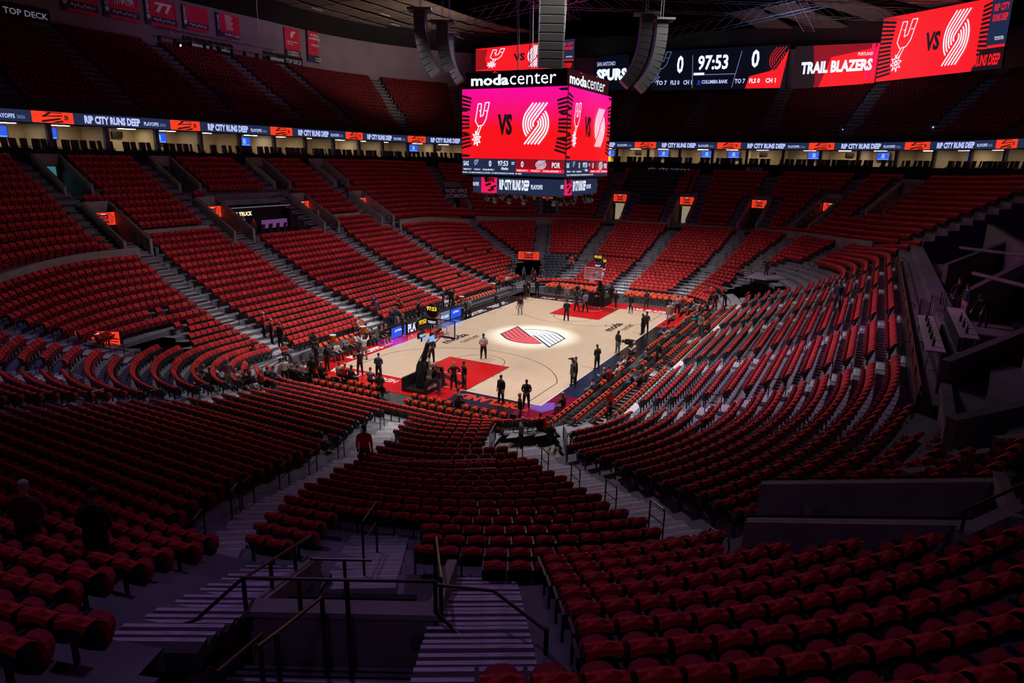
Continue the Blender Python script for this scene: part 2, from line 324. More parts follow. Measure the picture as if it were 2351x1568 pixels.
PEOPLE=[
(-7.88, 0.02, 0, 'hold', 'white', 'shortsblack', 'blackhair', 'dark', 200, 'tall player in white tee and black shorts holding a ball at the free throw circle'),
(-10.62, 2.61, 0, 'hold', 'black', 'black', 'blackhair', 'dark', 200, 'player in black warmup holding a ball near the left end of the key'),
(-14.37, -1.64, 0, 'hips', 'black', 'black', 'longblonde', 'light', 40, 'woman with long blonde ponytail in black, hands on hips at the baseline'),
(-13.96, -2.15, 0, 'stand', 'black', 'black', 'blackhair', 'mid', 150, 'man in all black looking down beside the red key'),
(-15.64, -0.65, 0, 'bend', 'black', 'brown', 'brownhair', 'light', 20, 'man in black top bending forward beside the hoop base'),
(-15.66, -1.4, 0, 'armsup', 'maroon', 'blue', 'brownhair', 'light', 150, 'person in dark red top and jeans raising a phone at the baseline'),
(-15.19, -5.44, 0, 'stand', 'black', 'black', 'blackcap', 'light', 170, 'man in black polo and cap standing sideways near the baseline'),
(-15.14, -7.07, 0, 'hands', 'darkgreen', 'darkgreen', 'blackhair', 'dark', 200, 'guard in dark jacket with clasped hands at the court corner'),
(-10.03, -7.82, 0, 'stand', 'darkgreen', 'darkgreen', 'blackhair', 'mid', 150, 'guard in dark green suit standing on the right sideline'),
(-9.37, -7.72, 0, 'camera', 'black', 'black', 'brownhair', 'light', 120, 'photographer in black raising a camera behind the green-suited guard'),
(-5.77, -7.8, 0, 'hands', 'darkgreen', 'darkgreen', 'bald', 'dark', 60, 'bald man in dark green suit with folded hands at midcourt sideline'),
(-1.22, -7.68, 0, 'stand', 'black', 'grey', 'longbrown', 'light', 330, 'woman with long brown hair in black jacket near the camera operator'),
(5.5, -7.48, 0, 'stand', 'black', 'black', 'bald', 'dark', 90, 'bald man in dark suit by the far right sideline'),
(6.09, -7.6, 0, 'hands', 'darkgrey', 'darkgrey', 'blackhair', 'dark', 0, 'taller man in charcoal suit beside the bald man on the right sideline'),
(6.6, -0.11, 0, 'fold', 'black', 'black', 'blackcap', 'mid', 20, 'player in black sweatsuit with folded arms above the far three-point arc'),
(6.71, 4.61, 0, 'stand', 'black', 'greyl', 'blackhair', 'mid', 20, 'person in black top and light grey trousers near the far left sideline'),
(13.18, 7.39, 0, 'hold', 'black', 'shortsblack', 'blackhair', 'mid', 340, 'player in black shorts holding a ball in the far left corner'),
(14.38, 7.64, 0, 'stand', 'black', 'shortsblack', 'blackhair', 'mid', 340, 'player in black standing behind the ball holder in the far left corner'),
(16.43, 7.58, 0, 'stand', 'black', 'black', 'blondehair', 'light', 0, 'man in black standing with his back turned by the far left baseline seats'),
(14.55, 3.3, 0, 'stand', 'pinkgrey', 'grey', 'greyhair', 'light', 200, 'person in pinkish grey sweater standing at the far baseline'),
(10.84, 0.69, 0, 'walk', 'black', 'black', 'blackhair', 'dark', 100, 'player in black warmup walking through the far key'),
(11.12, -0.09, 0, 'walk', 'bluegrey', 'black', 'blackhair', 'mid', 60, 'player in blue grey long-sleeved shirt in the far key'),
(13.46, -0.43, 0, 'hold', 'black', 'black', 'blackhair', 'dark', 180, 'player in black holding a ball under the far basket'),
(17.1, -0.55, 0, 'stand', 'black', 'black', 'bald', 'dark', 200, 'large man in black beside the far hoop base'),
(14.27, -2.03, 0, 'walk', 'black', 'black', 'blackhair', 'mid', 160, 'person in black walking at the right end of the far key'),
(12.8, -4.07, 0, 'stand', 'black', 'shortsblack', 'blackhair', 'light', 160, 'player in black shorts standing on the far right of the court'),
(16.15, -4.53, 0, 'hands', 'darkgrey', 'darkgrey', 'blackhair', 'dark', 200, 'man in grey suit by the camera tripod at the far baseline'),
(14.4, -7.24, 0, 'stand', 'black', 'black', 'blackhair', 'dark', 180, 'man in black at the far right corner of the court'),
(15.25, -7.85, 0, 'stand', 'greyl', 'black', 'blackhair', 'mid', 0, 'man in light grey sweater at the far right corner'),
(15.46, -8.17, 0, 'stand', 'redb', 'blue', 'brownhair', 'light', 0, 'man in bright red shirt at the far right corner'),
(11.52, -8.07, 0, 'stand', 'cream', 'greyl', 'blondehair', 'light', 30, 'person in cream jacket at the right corner'),
(12.96, -8.04, 0, 'stand', 'greyl', 'grey', 'blondehair', 'light', 60, 'blond person in grey behind the cream jacket'),
(-12.31, 7.16, 0, 'armsup', 'white', 'grey', 'redcap', 'dark', 20, 'man in white long-sleeved top and red cap shooting near the left corner'),
(-15.26, 5.06, 0, 'camera', 'black', 'black', 'blackhair', 'mid', 60, 'camera operator with a shoulder camera in black vest by the left corner'),
(-15.35, 3.45, 0, 'hands', 'navy', 'black', 'brownhair', 'light', 20, 'man in navy tee standing on the left wing'),
(-15.5, 8.58, 0, 'hands', 'navy', 'navy', 'bald', 'dark', 330, 'tall man in navy jacket beside the team bench end'),
(-15.51, 7.65, 0, 'hands', 'black', 'black', 'blackhair', 'dark', 170, 'man in dark suit facing the man in navy at the bench end'),
(-18.4, 0.9, 0, 'hands', 'darkgrey', 'black', 'blackhair', 'dark', 200, 'guard in dark jacket near the hoop base on the near baseline'),
(2.62, 7.97, 0, 'stand', 'black', 'black', 'brownhair', 'light', 100, 'man in black standing at the scorer table end'),
(3.26, 7.95, 0, 'stand', 'bluegrey', 'black', 'brownhair', 'light', 90, 'man in grey blue shirt behind the man in black at the scorer table'),
(-15.61, 11.73, 1, 'stand', 'black', 'black', 'bald', 'mid', 0, 'bald man in dark jacket standing on the lower left steps'),
(-16.3, 11.78, 1.4, 'stand', 'maroon', 'black', 'greyhair', 'light', 330, 'usher in maroon jacket with grey hair on the left stairs'),
(-16.4, 12.38, 1.8, 'stand', 'redb', 'black', 'greyhair', 'light', 330, 'usher in red jacket one step above the maroon usher'),
(-18.02, 11.73, 0, 'stand', 'black', 'black', 'blackhair', 'dark', 20, 'large man in black suit behind the near left crowd'),
(-23.39, 7.61, 1, 'hands', 'plaid', 'cream', 'bald', 'light', 60, 'bald man in plaid jacket and cream trousers standing in the crowd'),
(-20.08, 6.77, 0.4, 'stand', 'white', 'black', 'brownhair', 'light', 60, 'woman in white tee and dark trousers standing in the near left crowd'),
(-18.71, 5.88, 0.3, 'stand', 'black', 'black', 'blackhair', 'dark', 200, 'person in black standing at the near left floor seats'),
(-5.0, 10.38, 0.3, 'hands', 'navy', 'navy', 'brownhair', 'light', 0, 'man in navy suit behind the courtside board'),
(-4.42, 10.29, 0.3, 'hands', 'navy', 'cream', 'brownhair', 'light', 0, 'man in blue jacket and cream trousers behind the courtside board'),
(-5.94, 8.58, 0.2, 'fold', 'black', 'black', 'bald', 'mid', 300, 'bald man in black with folded arms behind the courtside board'),
(-1.98, 9.88, 0.5, 'stand', 'black', 'black', 'brownhair', 'light', 100, 'person in black standing behind the scorer table seats'),
(-2.6, 8.59, 0.3, 'hands', 'grey', 'navy', 'blackhair', 'mid', 300, 'woman in grey jacket standing behind the scorer table'),
(3.79, 10.31, 0.6, 'stand', 'black', 'black', 'brownhair', 'light', 30, 'man in black standing in the left front seats'),
(1.98, 9.98, 0.8, 'stand', 'maroon', 'black', 'greyhair', 'light', 300, 'usher in red with grey hair by the left front seats'),
(4.42, 10.48, 0.3, 'hands', 'white', 'grey', 'blackhair', 'mid', 300, 'person in white sweater behind the scorer table'),
(23.15, 12.63, 0, 'stand', 'blue', 'black', 'brownhair', 'light', 250, 'man in light blue shirt at the far left tunnel'),
(22.93, 11.36, 0, 'stand', 'maroon', 'maroon', 'brownhair', 'light', 250, 'person in maroon at the mouth of the far left tunnel'),
(21.25, 10.25, 0, 'stand', 'maroon', 'black', 'brownhair', 'light', 250, 'woman in dark red top in front of the far left tunnel'),
(22.92, 10.34, 0, 'stand', 'black', 'black', 'brownhair', 'light', 250, 'person in black beside the far left tunnel mouth'),
(22.31, 6.18, 2, 'stand', 'redb', 'black', 'brownhair', 'light', 200, 'usher in red on the stairs beside the black far seats'),
(19.94, -9.45, 0.3, 'stand', 'redb', 'blue', 'brownhair', 'light', 200, 'usher in red vest and jeans at the far right corner'),
(18.76, -10.16, 0.5, 'stand', 'redb', 'black', 'greyhair', 'light', 200, 'grey-haired usher in red at the far right corner'),
(15.02, -11.34, 0.8, 'stand', 'maroon', 'maroon', 'brownhair', 'light', 200, 'person in plum jacket at the far right corner seats'),
(15.98, -12.04, 1, 'bend', 'black', 'black', 'brownhair', 'light', 160, 'person in black leaning at the far right corner'),
(3.79, -12.59, 1, 'hands', 'pinkgrey', 'grey', 'brownhair', 'light', 150, 'person in beige hooded top standing among the right rows'),
(-4.02, -11.56, 0.4, 'stand', 'black', 'black', 'brownhair', 'light', 150, 'man in black seen from behind at the right floor seats'),
(-17.97, -8.11, 0.2, 'stand', 'black', 'black', 'bald', 'light', 120, 'bald man in black suit at the near right tunnel'),
(-20.55, -9.5, 0, 'hands', 'greyvest', 'black', 'greyhair', 'light', 300, 'grey-haired woman in dark vest holding a plastic bag in the tunnel'),
(-15.35, -12.14, 0.5, 'stand', 'redb', 'black', 'brownhair', 'light', 250, 'usher in red with long brown hair among right floor seats'),
(-31.0, -8.6, 3.0, 'stand', 'redh', 'grey', 'blackhair', 'mid', 30, 'person in bright red hooded sweatshirt seen from behind on the corner stairs'),
(-6.74, -22.15, 6, 'stand', 'navy', 'navy', 'greyhair', 'light', 150, 'grey-haired man in dark jacket climbing the right-hand rows'),
]
SIT=[
(-13.78, 8.89, 0.0, 'darkgrey', 'darkgrey'),(-13.29, 8.74, 0, 'white', 'black'),(-11.93, 9.14, 0, 'greyvest', 'black'),
(-11.44, 9.03, 0, 'redb', 'black'),(-10.59, 9.27, 0, 'white', 'black'),(-9.18, 9.41, 0, 'black', 'black'),
(-8.81, 9.3, 0, 'maroon', 'black'),(-8.11, 8.93, 0, 'black', 'shortsblack'),(-7.4, 9.07, 0, 'black', 'shortsblack'),
(-7.79, 11.41, 0.4, 'cream', 'cream'),(-8.52, 11.23, 0.4, 'redb', 'black'),(-17.17, -13.32, 0.5, 'greyl', 'blue'),
(2.68, -10.28, 0.3, 'cream', 'cream'),(3.31, -10.52, 0.3, 'blue', 'grey'),(9.21, -11.01, 0.5, 'teal', 'teal'),
(8.39, -10.26, 0.3, 'tan', 'blue'),(9.42, -8.98, 0.2, 'greyl', 'black'),(13.55, -9.69, 0.3, 'pinkgrey', 'black'),
(12.58, -9.21, 0.3, 'tan', 'black'),(14.44, -10.04, 0.3, 'tan', 'black'),(13.89, -10.86, 0.5, 'black', 'black'),
(-9.7, -11.49, 0.3, 'blue', 'blue'),(-9.87, -12.1, 0.4, 'darkgrey', 'black'),(-9.13, -12.19, 0.4, 'grey', 'black'),
(-9.33, -9.87, 0.2, 'redb', 'redb'),(-8.61, -10.19, 0.2, 'cream', 'white'),(-9.89, -9.79, 0.2, 'black', 'black'),
(-11.68, -9.69, 0, 'bluegrey', 'navy'),(-6.04, -9.75, 0, 'white', 'white'),(-4.49, -10.77, 0.1, 'navy', 'navy'),
(5.26, -12.84, 0.8, 'maroon', 'black'),(5.1, -9.33, 0, 'blue', 'blue'),(-14.99, -9.24, 0, 'black', 'grey'),
(-18.74, -9.68, 0.1, 'black', 'grey'),(-19.05, -10.19, 0.2, 'redh', 'black'),(-19.92, -10.83, 0.3, 'black', 'black'),
(-18.08, -4.31, 0.3, 'grey', 'black'),(-17.7, 4.58, 0.3, 'tan', 'black'),(-17.72, 4.11, 0.3, 'redb', 'black'),
(-17.85, 3.49, 0.3, 'darkgreen', 'black'),(-17.34, 2.43, 0.2, 'grey', 'black'),(-23.4, 9.64, 0.8, 'tan', 'black'),
(-23.63, 8.8, 0.8, 'plaid', 'black'),(-23.12, 8.88, 0.8, 'white', 'black'),(-22.78, 7.68, 0.7, 'white', 'blue'),
(-22.52, 7.26, 0.7, 'brown', 'black'),(-22.64, 6.7, 0.7, 'black', 'cream'),(-21.87, 6.76, 0.6, 'redb', 'black'),
(-21.39, 6.75, 0.6, 'navy', 'teal'),(-21.02, 6.61, 0.6, 'bluegrey', 'black'),(-19.79, 6.41, 0.4, 'black', 'black'),
(-19.74, 6.0, 0.4, 'darkgreen', 'black'),(-18.91, 6.29, 0.4, 'white', 'black'),(-18.03, 5.71, 0.2, 'black', 'black'),
(-24.2, 9.16, 0.9, 'plaid', 'black'),(16.06, 12.9, 0.3, 'black', 'black'),(15.15, 11.85, 0.3, 'maroon', 'black'),
(17.32, 12.51, 0.4, 'greyl', 'black'),(16.99, 11.51, 0.4, 'white', 'black'),(16.08, 10.48, 0.3, 'black', 'black'),
(16.42, 5.04, 0.2, 'black', 'black'),(16.3, 2.19, 0.2, 'maroon', 'black'),(19.55, 0.77, 0.3, 'grey', 'black'),
(17.05, 3.23, 0.2, 'black', 'black'),(-4.07, 12.87, 1.4, 'navy', 'navy'),(-1.46, 12.36, 1.0, 'redb', 'black'),
(8.01, 7.85, 0.2, 'black', 'black'),(-13.71, 10.53, 0.6, 'black', 'black'),(-16.41, 10.5, 0.4, 'redb', 'black'),
]
# ================================================================ bowl geometry
def side(L):
    k=L-3
    if k<0: return 11.6+.04*k,.3
    if k<8: return 11.6+.785*k,.3+.245*k
    return 18.3+.82*(k-8),2.35+.41*(k-8)
def endp(L):
    if L<10: return 20.9+.93*L,.35+.18*L
    return 30.6+.8*(L-10),2.35+.25*(L-10)
def endn(L):
    if L<10: return 20.9+.93*L,.35+.18*L
    return 30.4+.74*(L-10),2.35+.22*(L-10)
def prm(lv,j,near=False):
    if lv=='L':
        Ys,zs=side(j);Xe,ze=endn(j) if near else endp(j)
        if j<10: g=max(j,0)/9;cx=13+5*g;cy=5+1.5*g
        else: g=(j-10)/12;cx=18+2*g;cy=6.5+3.5*g
    elif lv=='U':
        Ys,zs=28.0+.83*(j-2),7.7+.5*(j-2);Xe,ze=((40.2+.83*j,5.35+.385*j) if near else (41.1+.83*j,5.9+.53*j));g=j/12
        cx=20+4*g;cy=10+g
    elif lv=='B':
        Ys,zs=38.4+.8*j,17.4+.52*j;Xe,ze=57+.8*j,17.4+.52*j;cx=27.5;cy=9.2
    else: # plain contour, j = offset from ribbon line
        Ys,zs=37.2+j,0;Xe,ze=55.5+j,0;cx=27.5;cy=9.2
    return Xe,ze,Ys,zs,cx,cy
NE,NC,NS=14,56,30
def quadrant(lv,j,near=False):
    Xe,ze,Ys,zs,cx,cy=prm(lv,j,near); out=[]
    for i in range(NE): out.append((Xe,cy*i/NE,ze))
    for i in range(NC):
        th=PI/2*i/NC; w=min(1,max(0,(th-.7)/(PI/2-.7))); w=w*w*(3-2*w)
        out.append((cx+(Xe-cx)*math.cos(th),cy+(Ys-cy)*math.sin(th),ze+(zs-ze)*w))
    for i in range(NS+1): out.append((cx*(1-i/NS),Ys,zs))
    return np.array(out)
def loop(lv,j):
    q=quadrant(lv,j); p=quadrant(lv,j,True); a=q.copy(); b=p[::-1][1:].copy(); b[:,0]*=-1; c=p[1:].copy(); c[:,:2]*=-1; d=q[::-1][1:-1].copy(); d[:,1]*=-1
    return np.concatenate([a,b,c,d])
ROWS={'L':23,'U':13,'B':16}
LOOPS={lv:[loop(lv,j) for j in range(-1,ROWS[lv]+1)] for lv in ROWS}
def front(lv,j):
    P=LOOPS[lv][j+1]; Q=LOOPS[lv][j]; r=P*.27+Q*.73; r[:,2]=P[:,2]; return r
def vom_rect(x0,y0,x1,y1,hw): return (x0,y0,x1,y1,hw)
def inrect(px,py,r,pad=0,padl=0):
    x0,y0,x1,y1,hw=r[:5]; dx,dy=x1-x0,y1-y0; l=math.hypot(dx,dy); ux,uy=dx/l,dy/l
    a=(px-x0)*ux+(py-y0)*uy; b=-(px-x0)*uy+(py-y0)*ux
    return (a>-padl)&(a<l+padl)&(abs(b)<hw+pad)
# aisles: (x0,y0,x1,y1,levels) centre lines
AISLES=[]
for i,X in enumerate((-15.5,-5.5,5.6,14.8)):
    AISLES.append((X,10.6,X,26.8,.6,'L','left-hand lower stand, %s from the near end'%ORD[i]))
    AISLES.append((X-1.9,26.0,X-1.9,36.6,.6,'U','left-hand upper rows, %s from the near end'%ORD[i]))
for i,X in enumerate((-16.3,-7.1,4.3,13.5)):
    AISLES.append((X,-12.8,X,-26.2,.55,'L','right %s from the near end'%ORD[i]))
AISLES+=[(21.3,6.6,40.8,8.4,.6,'L','far a'),(20.4,0,41.0,-.5,.6,'L','far b'),(20.4,-6.5,40.8,-9.2,.6,'L','far c'),(28,-11.5,40.2,-15.3,.6,'L','far d'),
 (29,-17.5,39.8,-22.8,.6,'L','far e'),(24.5,14.0,29.6,24.6,.6,'L','left corner'),(27.5,12.5,38.5,17.3,.6,'L','far f'),
 (40.8,10.1,52,11.3,.5,'U','far a'),(40.8,7.0,46,7.4,.5,'U','far a2'),(40.8,1.1,46,1.1,.5,'U','far b'),(40.8,-2.3,52,-1.5,.5,'U','far b2'),
 (40.8,-7.8,46,-8.4,.5,'U','far c'),(40.8,-10.8,46,-11.6,.5,'U','far c2'),(46,-9.9,52,-10.8,.5,'U','far c3'),(40.6,-14.2,46,-17.4,.5,'U','far d'),(40.6,-17,51.5,-22.6,.5,'U','far d2'),
 (39.6,-21.6,45,-25,.5,'U','far e'),(45,-25.8,50.8,-32.2,.5,'U','far e2'),(39.5,18.5,50,25.5,.5,'U','far f'),(30,27,36,35,.5,'U','far g')]
NEARA=[(-22.5,-3.4,-36.4,-9.4,.5,'L','near a'),(-36.4,-9.4,-41.2,-12.6,.5,'L','near a2'),(-22.5,5.6,-31,5.2,.6,'L','near b'),(-31,5.2,-40.6,3.6,.6,'L','near b2'),
 (-23.6,-11.4,-33.6,-21.6,.68,'L','near d'),(-25,14,-33.5,24.5,.6,'L','near left corner'),(-29.5,12,-40,13,.6,'L','near c')]
AISLES+=NEARA
# camera-corner frame: d = distance in front of the camera, lat = to its right
def F(d,lat,z=0.0):
    c,s=math.cos(.483),math.sin(.483); return (CP[0]+d*c+lat*s,CP[1]+d*s-lat*c,z)
def rectF(d0,l0,d1,l1,hw): a=F(d0,l0);b=F(d1,l1); return (a[0],a[1],b[0],b[1],hw)
# concourse portals cut into the stands: (x0,y0 inner, x1,y1 outer, half width, floor z, wall height over rows)
VOMS=[]
for X in (-15.5,-5.5,5.6,14.8):
    VOMS.append((X-.35,25.7,X-.35,30.4,.95,5.75,'mid'))
    VOMS.append((X-.35,32.3,X-.35,36.2,.95,10.35,'top'))
VOMS+=[(40.9,8.2,45.8,8.9,1.05,6.0,'mid'),(40.9,-.6,45.8,-.6,1.05,6.0,'mid'),(40.9,-9.3,45.8,-10,1.05,6.0,'mid'),(40.6,-15.5,45.6,-18.6,1.05,6.0,'mid'),(39.7,-23.2,44.6,-26.6,1.05,6.0,'mid'),
 (39.8,17.2,44.6,19.8,1.05,6.0,'mid'),(30.6,25.8,33.8,29.7,1.0,6.0,'mid')]
nv=rectF(12.6,-2.6,9.3,-2.6,1.35); VOMS.append((*nv,4.95,'near'))
VOMS.append((-34.0,-21.9,-34.0,-26.2,.85,5.7,'side'))
VOMS.append((0,26.7,0,30.7,4.75,6.3,'box'))
cr=rectF(9.15,-2.6,3.0,-2.6,1.6); VOMS.append((*cr,5.0,'steps'))
# corner tunnels at floor level
TUN=[(19.5,10.5,33,16.5,1.5),(-19.8,-9.6,-24.2,-11.7,1.5),(-20.5,15.0,-31,21.5,1.5),(21,-12.5,34,-22,2.6)]
def aF(d0,l0,d1,l1,hw,lv,n): a=F(d0,l0);b=F(d1,l1); return (a[0],a[1],b[0],b[1],hw,lv,n)
AISLES+=[aF(13.0,-4.85,8.2,-4.75,.72,'U','nearest left'),aF(12.9,-.6,6.8,-.35,.78,'U','nearest right'),aF(15.3,-3.3,12.6,-3.1,.75,'L','nearest lower')]
VOMAIS=[]
def cells_cut(x,y,lv,z):
    c=np.zeros(x.shape,bool)
    for v in VOMS:
        if lv=='U' or v[6] in('near','side','box'): c|=inrect(x,y,v)
    if lv=='L':
        for t in TUN: c|=inrect(x,y,t)&(z<2.2)
    return c
def on_right_side(x,y): return (y<-12)&(abs(x)<30)
def terrace(lv,name,m_top,m_side,keep):
    fr=[front(lv,j) for j in range(0,ROWS[lv]+1)]
    V=[];Fq=[];Mi=[]
    n=len(fr[0])
    base=0
    for j in range(ROWS[lv]):
        A=fr[j];B=fr[j+1]; z=A[:,2]
        zp=(LOOPS[lv][j][:,2] if j>0 else A[:,2]*0)
        if lv!='L' and j==0: zp=A[:,2]-1.2
        r0=A.copy(); r0[:,2]=zp; t0=A.copy(); t1=B.copy(); t1[:,2]=z
        V+= [r0,t0,t1]
        i=np.arange(n); k=(i+1)%n
        cx=(A[i,0]+A[k,0]+B[i,0]+B[k,0])/4; cy=(A[i,1]+A[k,1]+B[i,1]+B[k,1])/4
        ok=keep(cx,cy)&~cells_cut(cx,cy,lv,z)
        for q in i[ok]:
            q2=(q+1)%n
            Fq.append((base+q,base+q2,base+n+q2,base+n+q)); Mi.append(1)
            Fq.append((base+n+q,base+n+q2,base+2*n+q2,base+2*n+q)); Mi.append(0)
        base+=3*n
    V=np.concatenate(V)
    me=bpy.data.meshes.new(name); me.from_pydata(V.tolist(),[],Fq); me.polygons.foreach_set('material_index',Mi)
    me.materials.append(MAT[m_top]); me.materials.append(MAT[m_side]); me.update()
    return struct(ob(name,me))
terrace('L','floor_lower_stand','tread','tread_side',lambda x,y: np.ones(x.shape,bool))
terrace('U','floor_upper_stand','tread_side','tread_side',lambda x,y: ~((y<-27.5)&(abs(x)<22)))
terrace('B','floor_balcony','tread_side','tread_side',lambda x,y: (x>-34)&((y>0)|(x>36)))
# ---------------------------------------------------------------- base floor
mb=MB(); mb.box((0,0,-.25),(130,90,.48),'deck_black'); struct(mb.build('floor'))
# ---------------------------------------------------------------- stairs
def cross(lv,j,a):
    """where the aisle centre line meets the front of row j"""
    A=front(lv,j); x0,y0,x1,y1=a[:4]; d=np.array([x1-x0,y1-y0],float); L=np.hypot(*d); d/=L; nrm=np.array([-d[1],d[0]])
    s=(A[:,:2]-[x0,y0])@nrm; t=(A[:,:2]-[x0,y0])@d
    k=np.roll(np.arange(len(A)),-1)
    hit=np.where((s*s[k]<=0)&(t>-1.2)&(t<L+1.2)&(abs(s)<3)&(abs(s[k])<3))[0]
    if len(hit)==0: return None
    i=hit[0]; w=abs(s[i])/(abs(s[i])+abs(s[k[i]])+1e-9)
    P=A[i]*(1-w)+A[k[i]]*w; return P
def unit_step():
    mb=MB(); 
    vs=[(-.5,0,0),(.5,0,0),(.5,1,0),(-.5,1,0),(-.5,0,1),(.5,0,1),(.5,.13,1),(-.5,.13,1),(.5,1,1),(-.5,1,1)]
    mb.add(vs,[(0,1,5,4)],'nosing_dark'); mb.add(vs,[(4,5,6,7)],'nosing'); mb.add(vs,[(7,6,8,9),(1,2,8,6,5),(3,0,4,7,9),(2,3,9,8)],'stair')
    return mb.mesh('step')
STEP=unit_step()
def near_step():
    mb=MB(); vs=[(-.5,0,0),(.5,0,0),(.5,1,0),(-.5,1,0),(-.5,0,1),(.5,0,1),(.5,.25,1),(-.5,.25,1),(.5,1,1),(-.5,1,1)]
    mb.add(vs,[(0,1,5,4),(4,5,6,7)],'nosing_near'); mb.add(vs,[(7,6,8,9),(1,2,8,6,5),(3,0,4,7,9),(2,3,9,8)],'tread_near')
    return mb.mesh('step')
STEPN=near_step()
def urail():
    mb=MB(); mb.tube([(0,0,0),(0,0,.86),(0,.06,.92),(0,.66,.98),(0,.72,.92),(0,.72,.05)],.022,'rail_metal'); mb.tube([(0,0,.5),(0,.72,.56)],.016,'rail_metal',n=4)
    return mb.mesh('handrail')
URAIL=urail()
AL={'far a':'far end stairs left of the hoop, long flight','far b':'far end stairs just right of the hoop','far c':'far end stairs, second flight right of the hoop','far d':'far end stairs, third flight right of the hoop','far e':'outer right flight of stairs in the far end stand',
'left corner':'stairs down the far left corner block beside the tunnel','far f':'far end stairs between the tunnel and the black seats','near a':'pale stairs dropping toward the near hoop below the person in red','near a2':'upper part of the stairs beside the two dark standing men',
'near b':'lower stairs of the near end stand, left half','near b2':'upper stairs of the near end stand, left half','near d':'wide pale stairs leading down to the near right tunnel','near left corner':'curved near left corner stairs','near c':'stairs in the left part of the near end stand',
'nearest left':'purple-lit striped steps left of the nearest entrance','nearest right':'purple-lit striped steps right of the nearest entrance','nearest centre':'striped steps above the nearest entrance parapet','nearest lower':'pale steps below the nearest entrance with a leaning handrail'}
UPK=0
def build_stairs(ais):
    for ai,a in enumerate(ais):
        lv=a[5]; x0,y0,x1,y1,hw=a[:5]; ang=math.atan2(y1-y0,x1-x0)-PI/2
        label={'left':'grey stair flight'}.get('x','grey concrete stair flight with pale nosings ')
        root=None; cnt=0
        for j in range(ROWS[lv]):
            P=cross(lv,j,a); Q=cross(lv,j+1,a)
            if P is None or Q is None: continue
            if P[2]<.5 and lv=='L' and a[5]=='L' and j<2 and abs(y0)<13 and abs(x0)<18: continue
            if root is None:
                root=thing('stair_flight','stairs',  'stairs',loc=(float(P[0]),float(P[1]),float(P[2])))
                root.location.z-=.02
            dz=float(Q[2]-P[2]); dep=math.hypot(Q[0]-P[0],Q[1]-P[1])
            def stp(px,py,pz,d,h):
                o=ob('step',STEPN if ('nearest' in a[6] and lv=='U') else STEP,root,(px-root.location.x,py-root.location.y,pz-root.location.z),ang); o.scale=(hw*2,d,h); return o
            stp(float(P[0]),float(P[1]),float(P[2])-.02,dep*(.334 if 'nearest' in a[6] else 1),.045)
            if 'nearest' in a[6]:
                for t,hh in ((.333,.34),(.666,.67)): stp(float(P[0]+(Q[0]-P[0])*t),float(P[1]+(Q[1]-P[1])*t),float(P[2])-.02,dep*.334,dz*hh+.02)
            elif dz>.3 or (lv=='L' and j>=10):
                t=.52; stp(float(P[0]+(Q[0]-P[0])*t),float(P[1]+(Q[1]-P[1])*t),float(P[2])-.02,dep*(1-t),dz/2+.02)
            if cnt%3==1 and lv=='L' and 'nearest' not in a[6]:
                o=ob('handrail',URAIL,root,(float(P[0])-root.location.x+math.cos(ang)*(hw-.05),float(P[1])-root.location.y+math.sin(ang)*(hw-.05),float(P[2])-root.location.z),ang)
            cnt+=1
        if root is not None:
            root['label']=(AL.get(a[6]) if (lv=='L' or 'near' in a[6]) else None) or ('grey stair flight, '+a[6].replace('right ','right-hand stand, ').replace('far ','far end upper rows, '))
build_stairs(AISLES)
LBL={'left side':'',}
# ---------------------------------------------------------------- portals
def surf_z(lv,x,y):
    d=1e9;best=0
    for j in range(ROWS[lv]):
        A=LOOPS[lv][j+1]; dd=(A[:,0]-x)**2+(A[:,1]-y)**2; i=int(dd.argmin())
        if dd[i]<d: d=dd[i];best=float(A[i,2])
    return best
def portal(v,label,sign=True,door='portal_grey'):
    x0,y0,x1,y1,hw,zf,kd=v; ang=math.atan2(y1-y0,x1-x0); L=math.hypot(x1-x0,y1-y0)
    r=thing('concourse_portal',label,'entrance',loc=(x0,y0,zf),rz=ang)
    zt0=surf_z('U',x0,y0)+.75-zf; zt1=surf_z('U',x1,y1)+.9-zf
    zt0=max(zt0,.9)
    if kd=='side': zt0,zt1=6.85-zf,8.0-zf
    mb=MB(); mb.box((L/2,0,-.08),(L+.4,hw*2+.3,.2),'concrete_dark'); mb.build('landing',r)
    for s in (-1,1):
        mb=MB(); y=s*(hw+.1)
        q=[(0,y-.11,-.5),(L,y-.11,-.5),(L,y-.11,zt1),(0,y-.11,zt0)]; q2=[(0,y+.11,-.5),(L,y+.11,-.5),(L,y+.11,zt1),(0,y+.11,zt0)]
        mb.add(q+q2,[(0,1,2,3),(7,6,5,4),(0,4,5,1),(1,5,6,2),(2,6,7,3),(3,7,4,0)],'concrete'); mb.build('side_wall',r)
        mb=MB(); mb.tube([(0,y,zt0),(0,y,zt0+.1),(L,y,zt1+.1),(L,y,zt1)],.025,'rail_metal'); mb.build('handrail',r)
    mb=MB(); mb.box((L,0,zt1/2+1.15),(.2,hw*2+.3,max(.3,zt1-2.3)),'concrete'); mb.box((L,-hw*.86,1.1),(.2,hw*.3,2.3),'concrete_dark'); mb.box((L,hw*.86,1.1),(.2,hw*.3,2.3),'concrete_dark'); mb.build('head_wall',r)
    mb=MB(); mb.box((L+.6,0,1.1),(.1,hw*2,2.3),door); mb.build('passage_end',r)
    return r
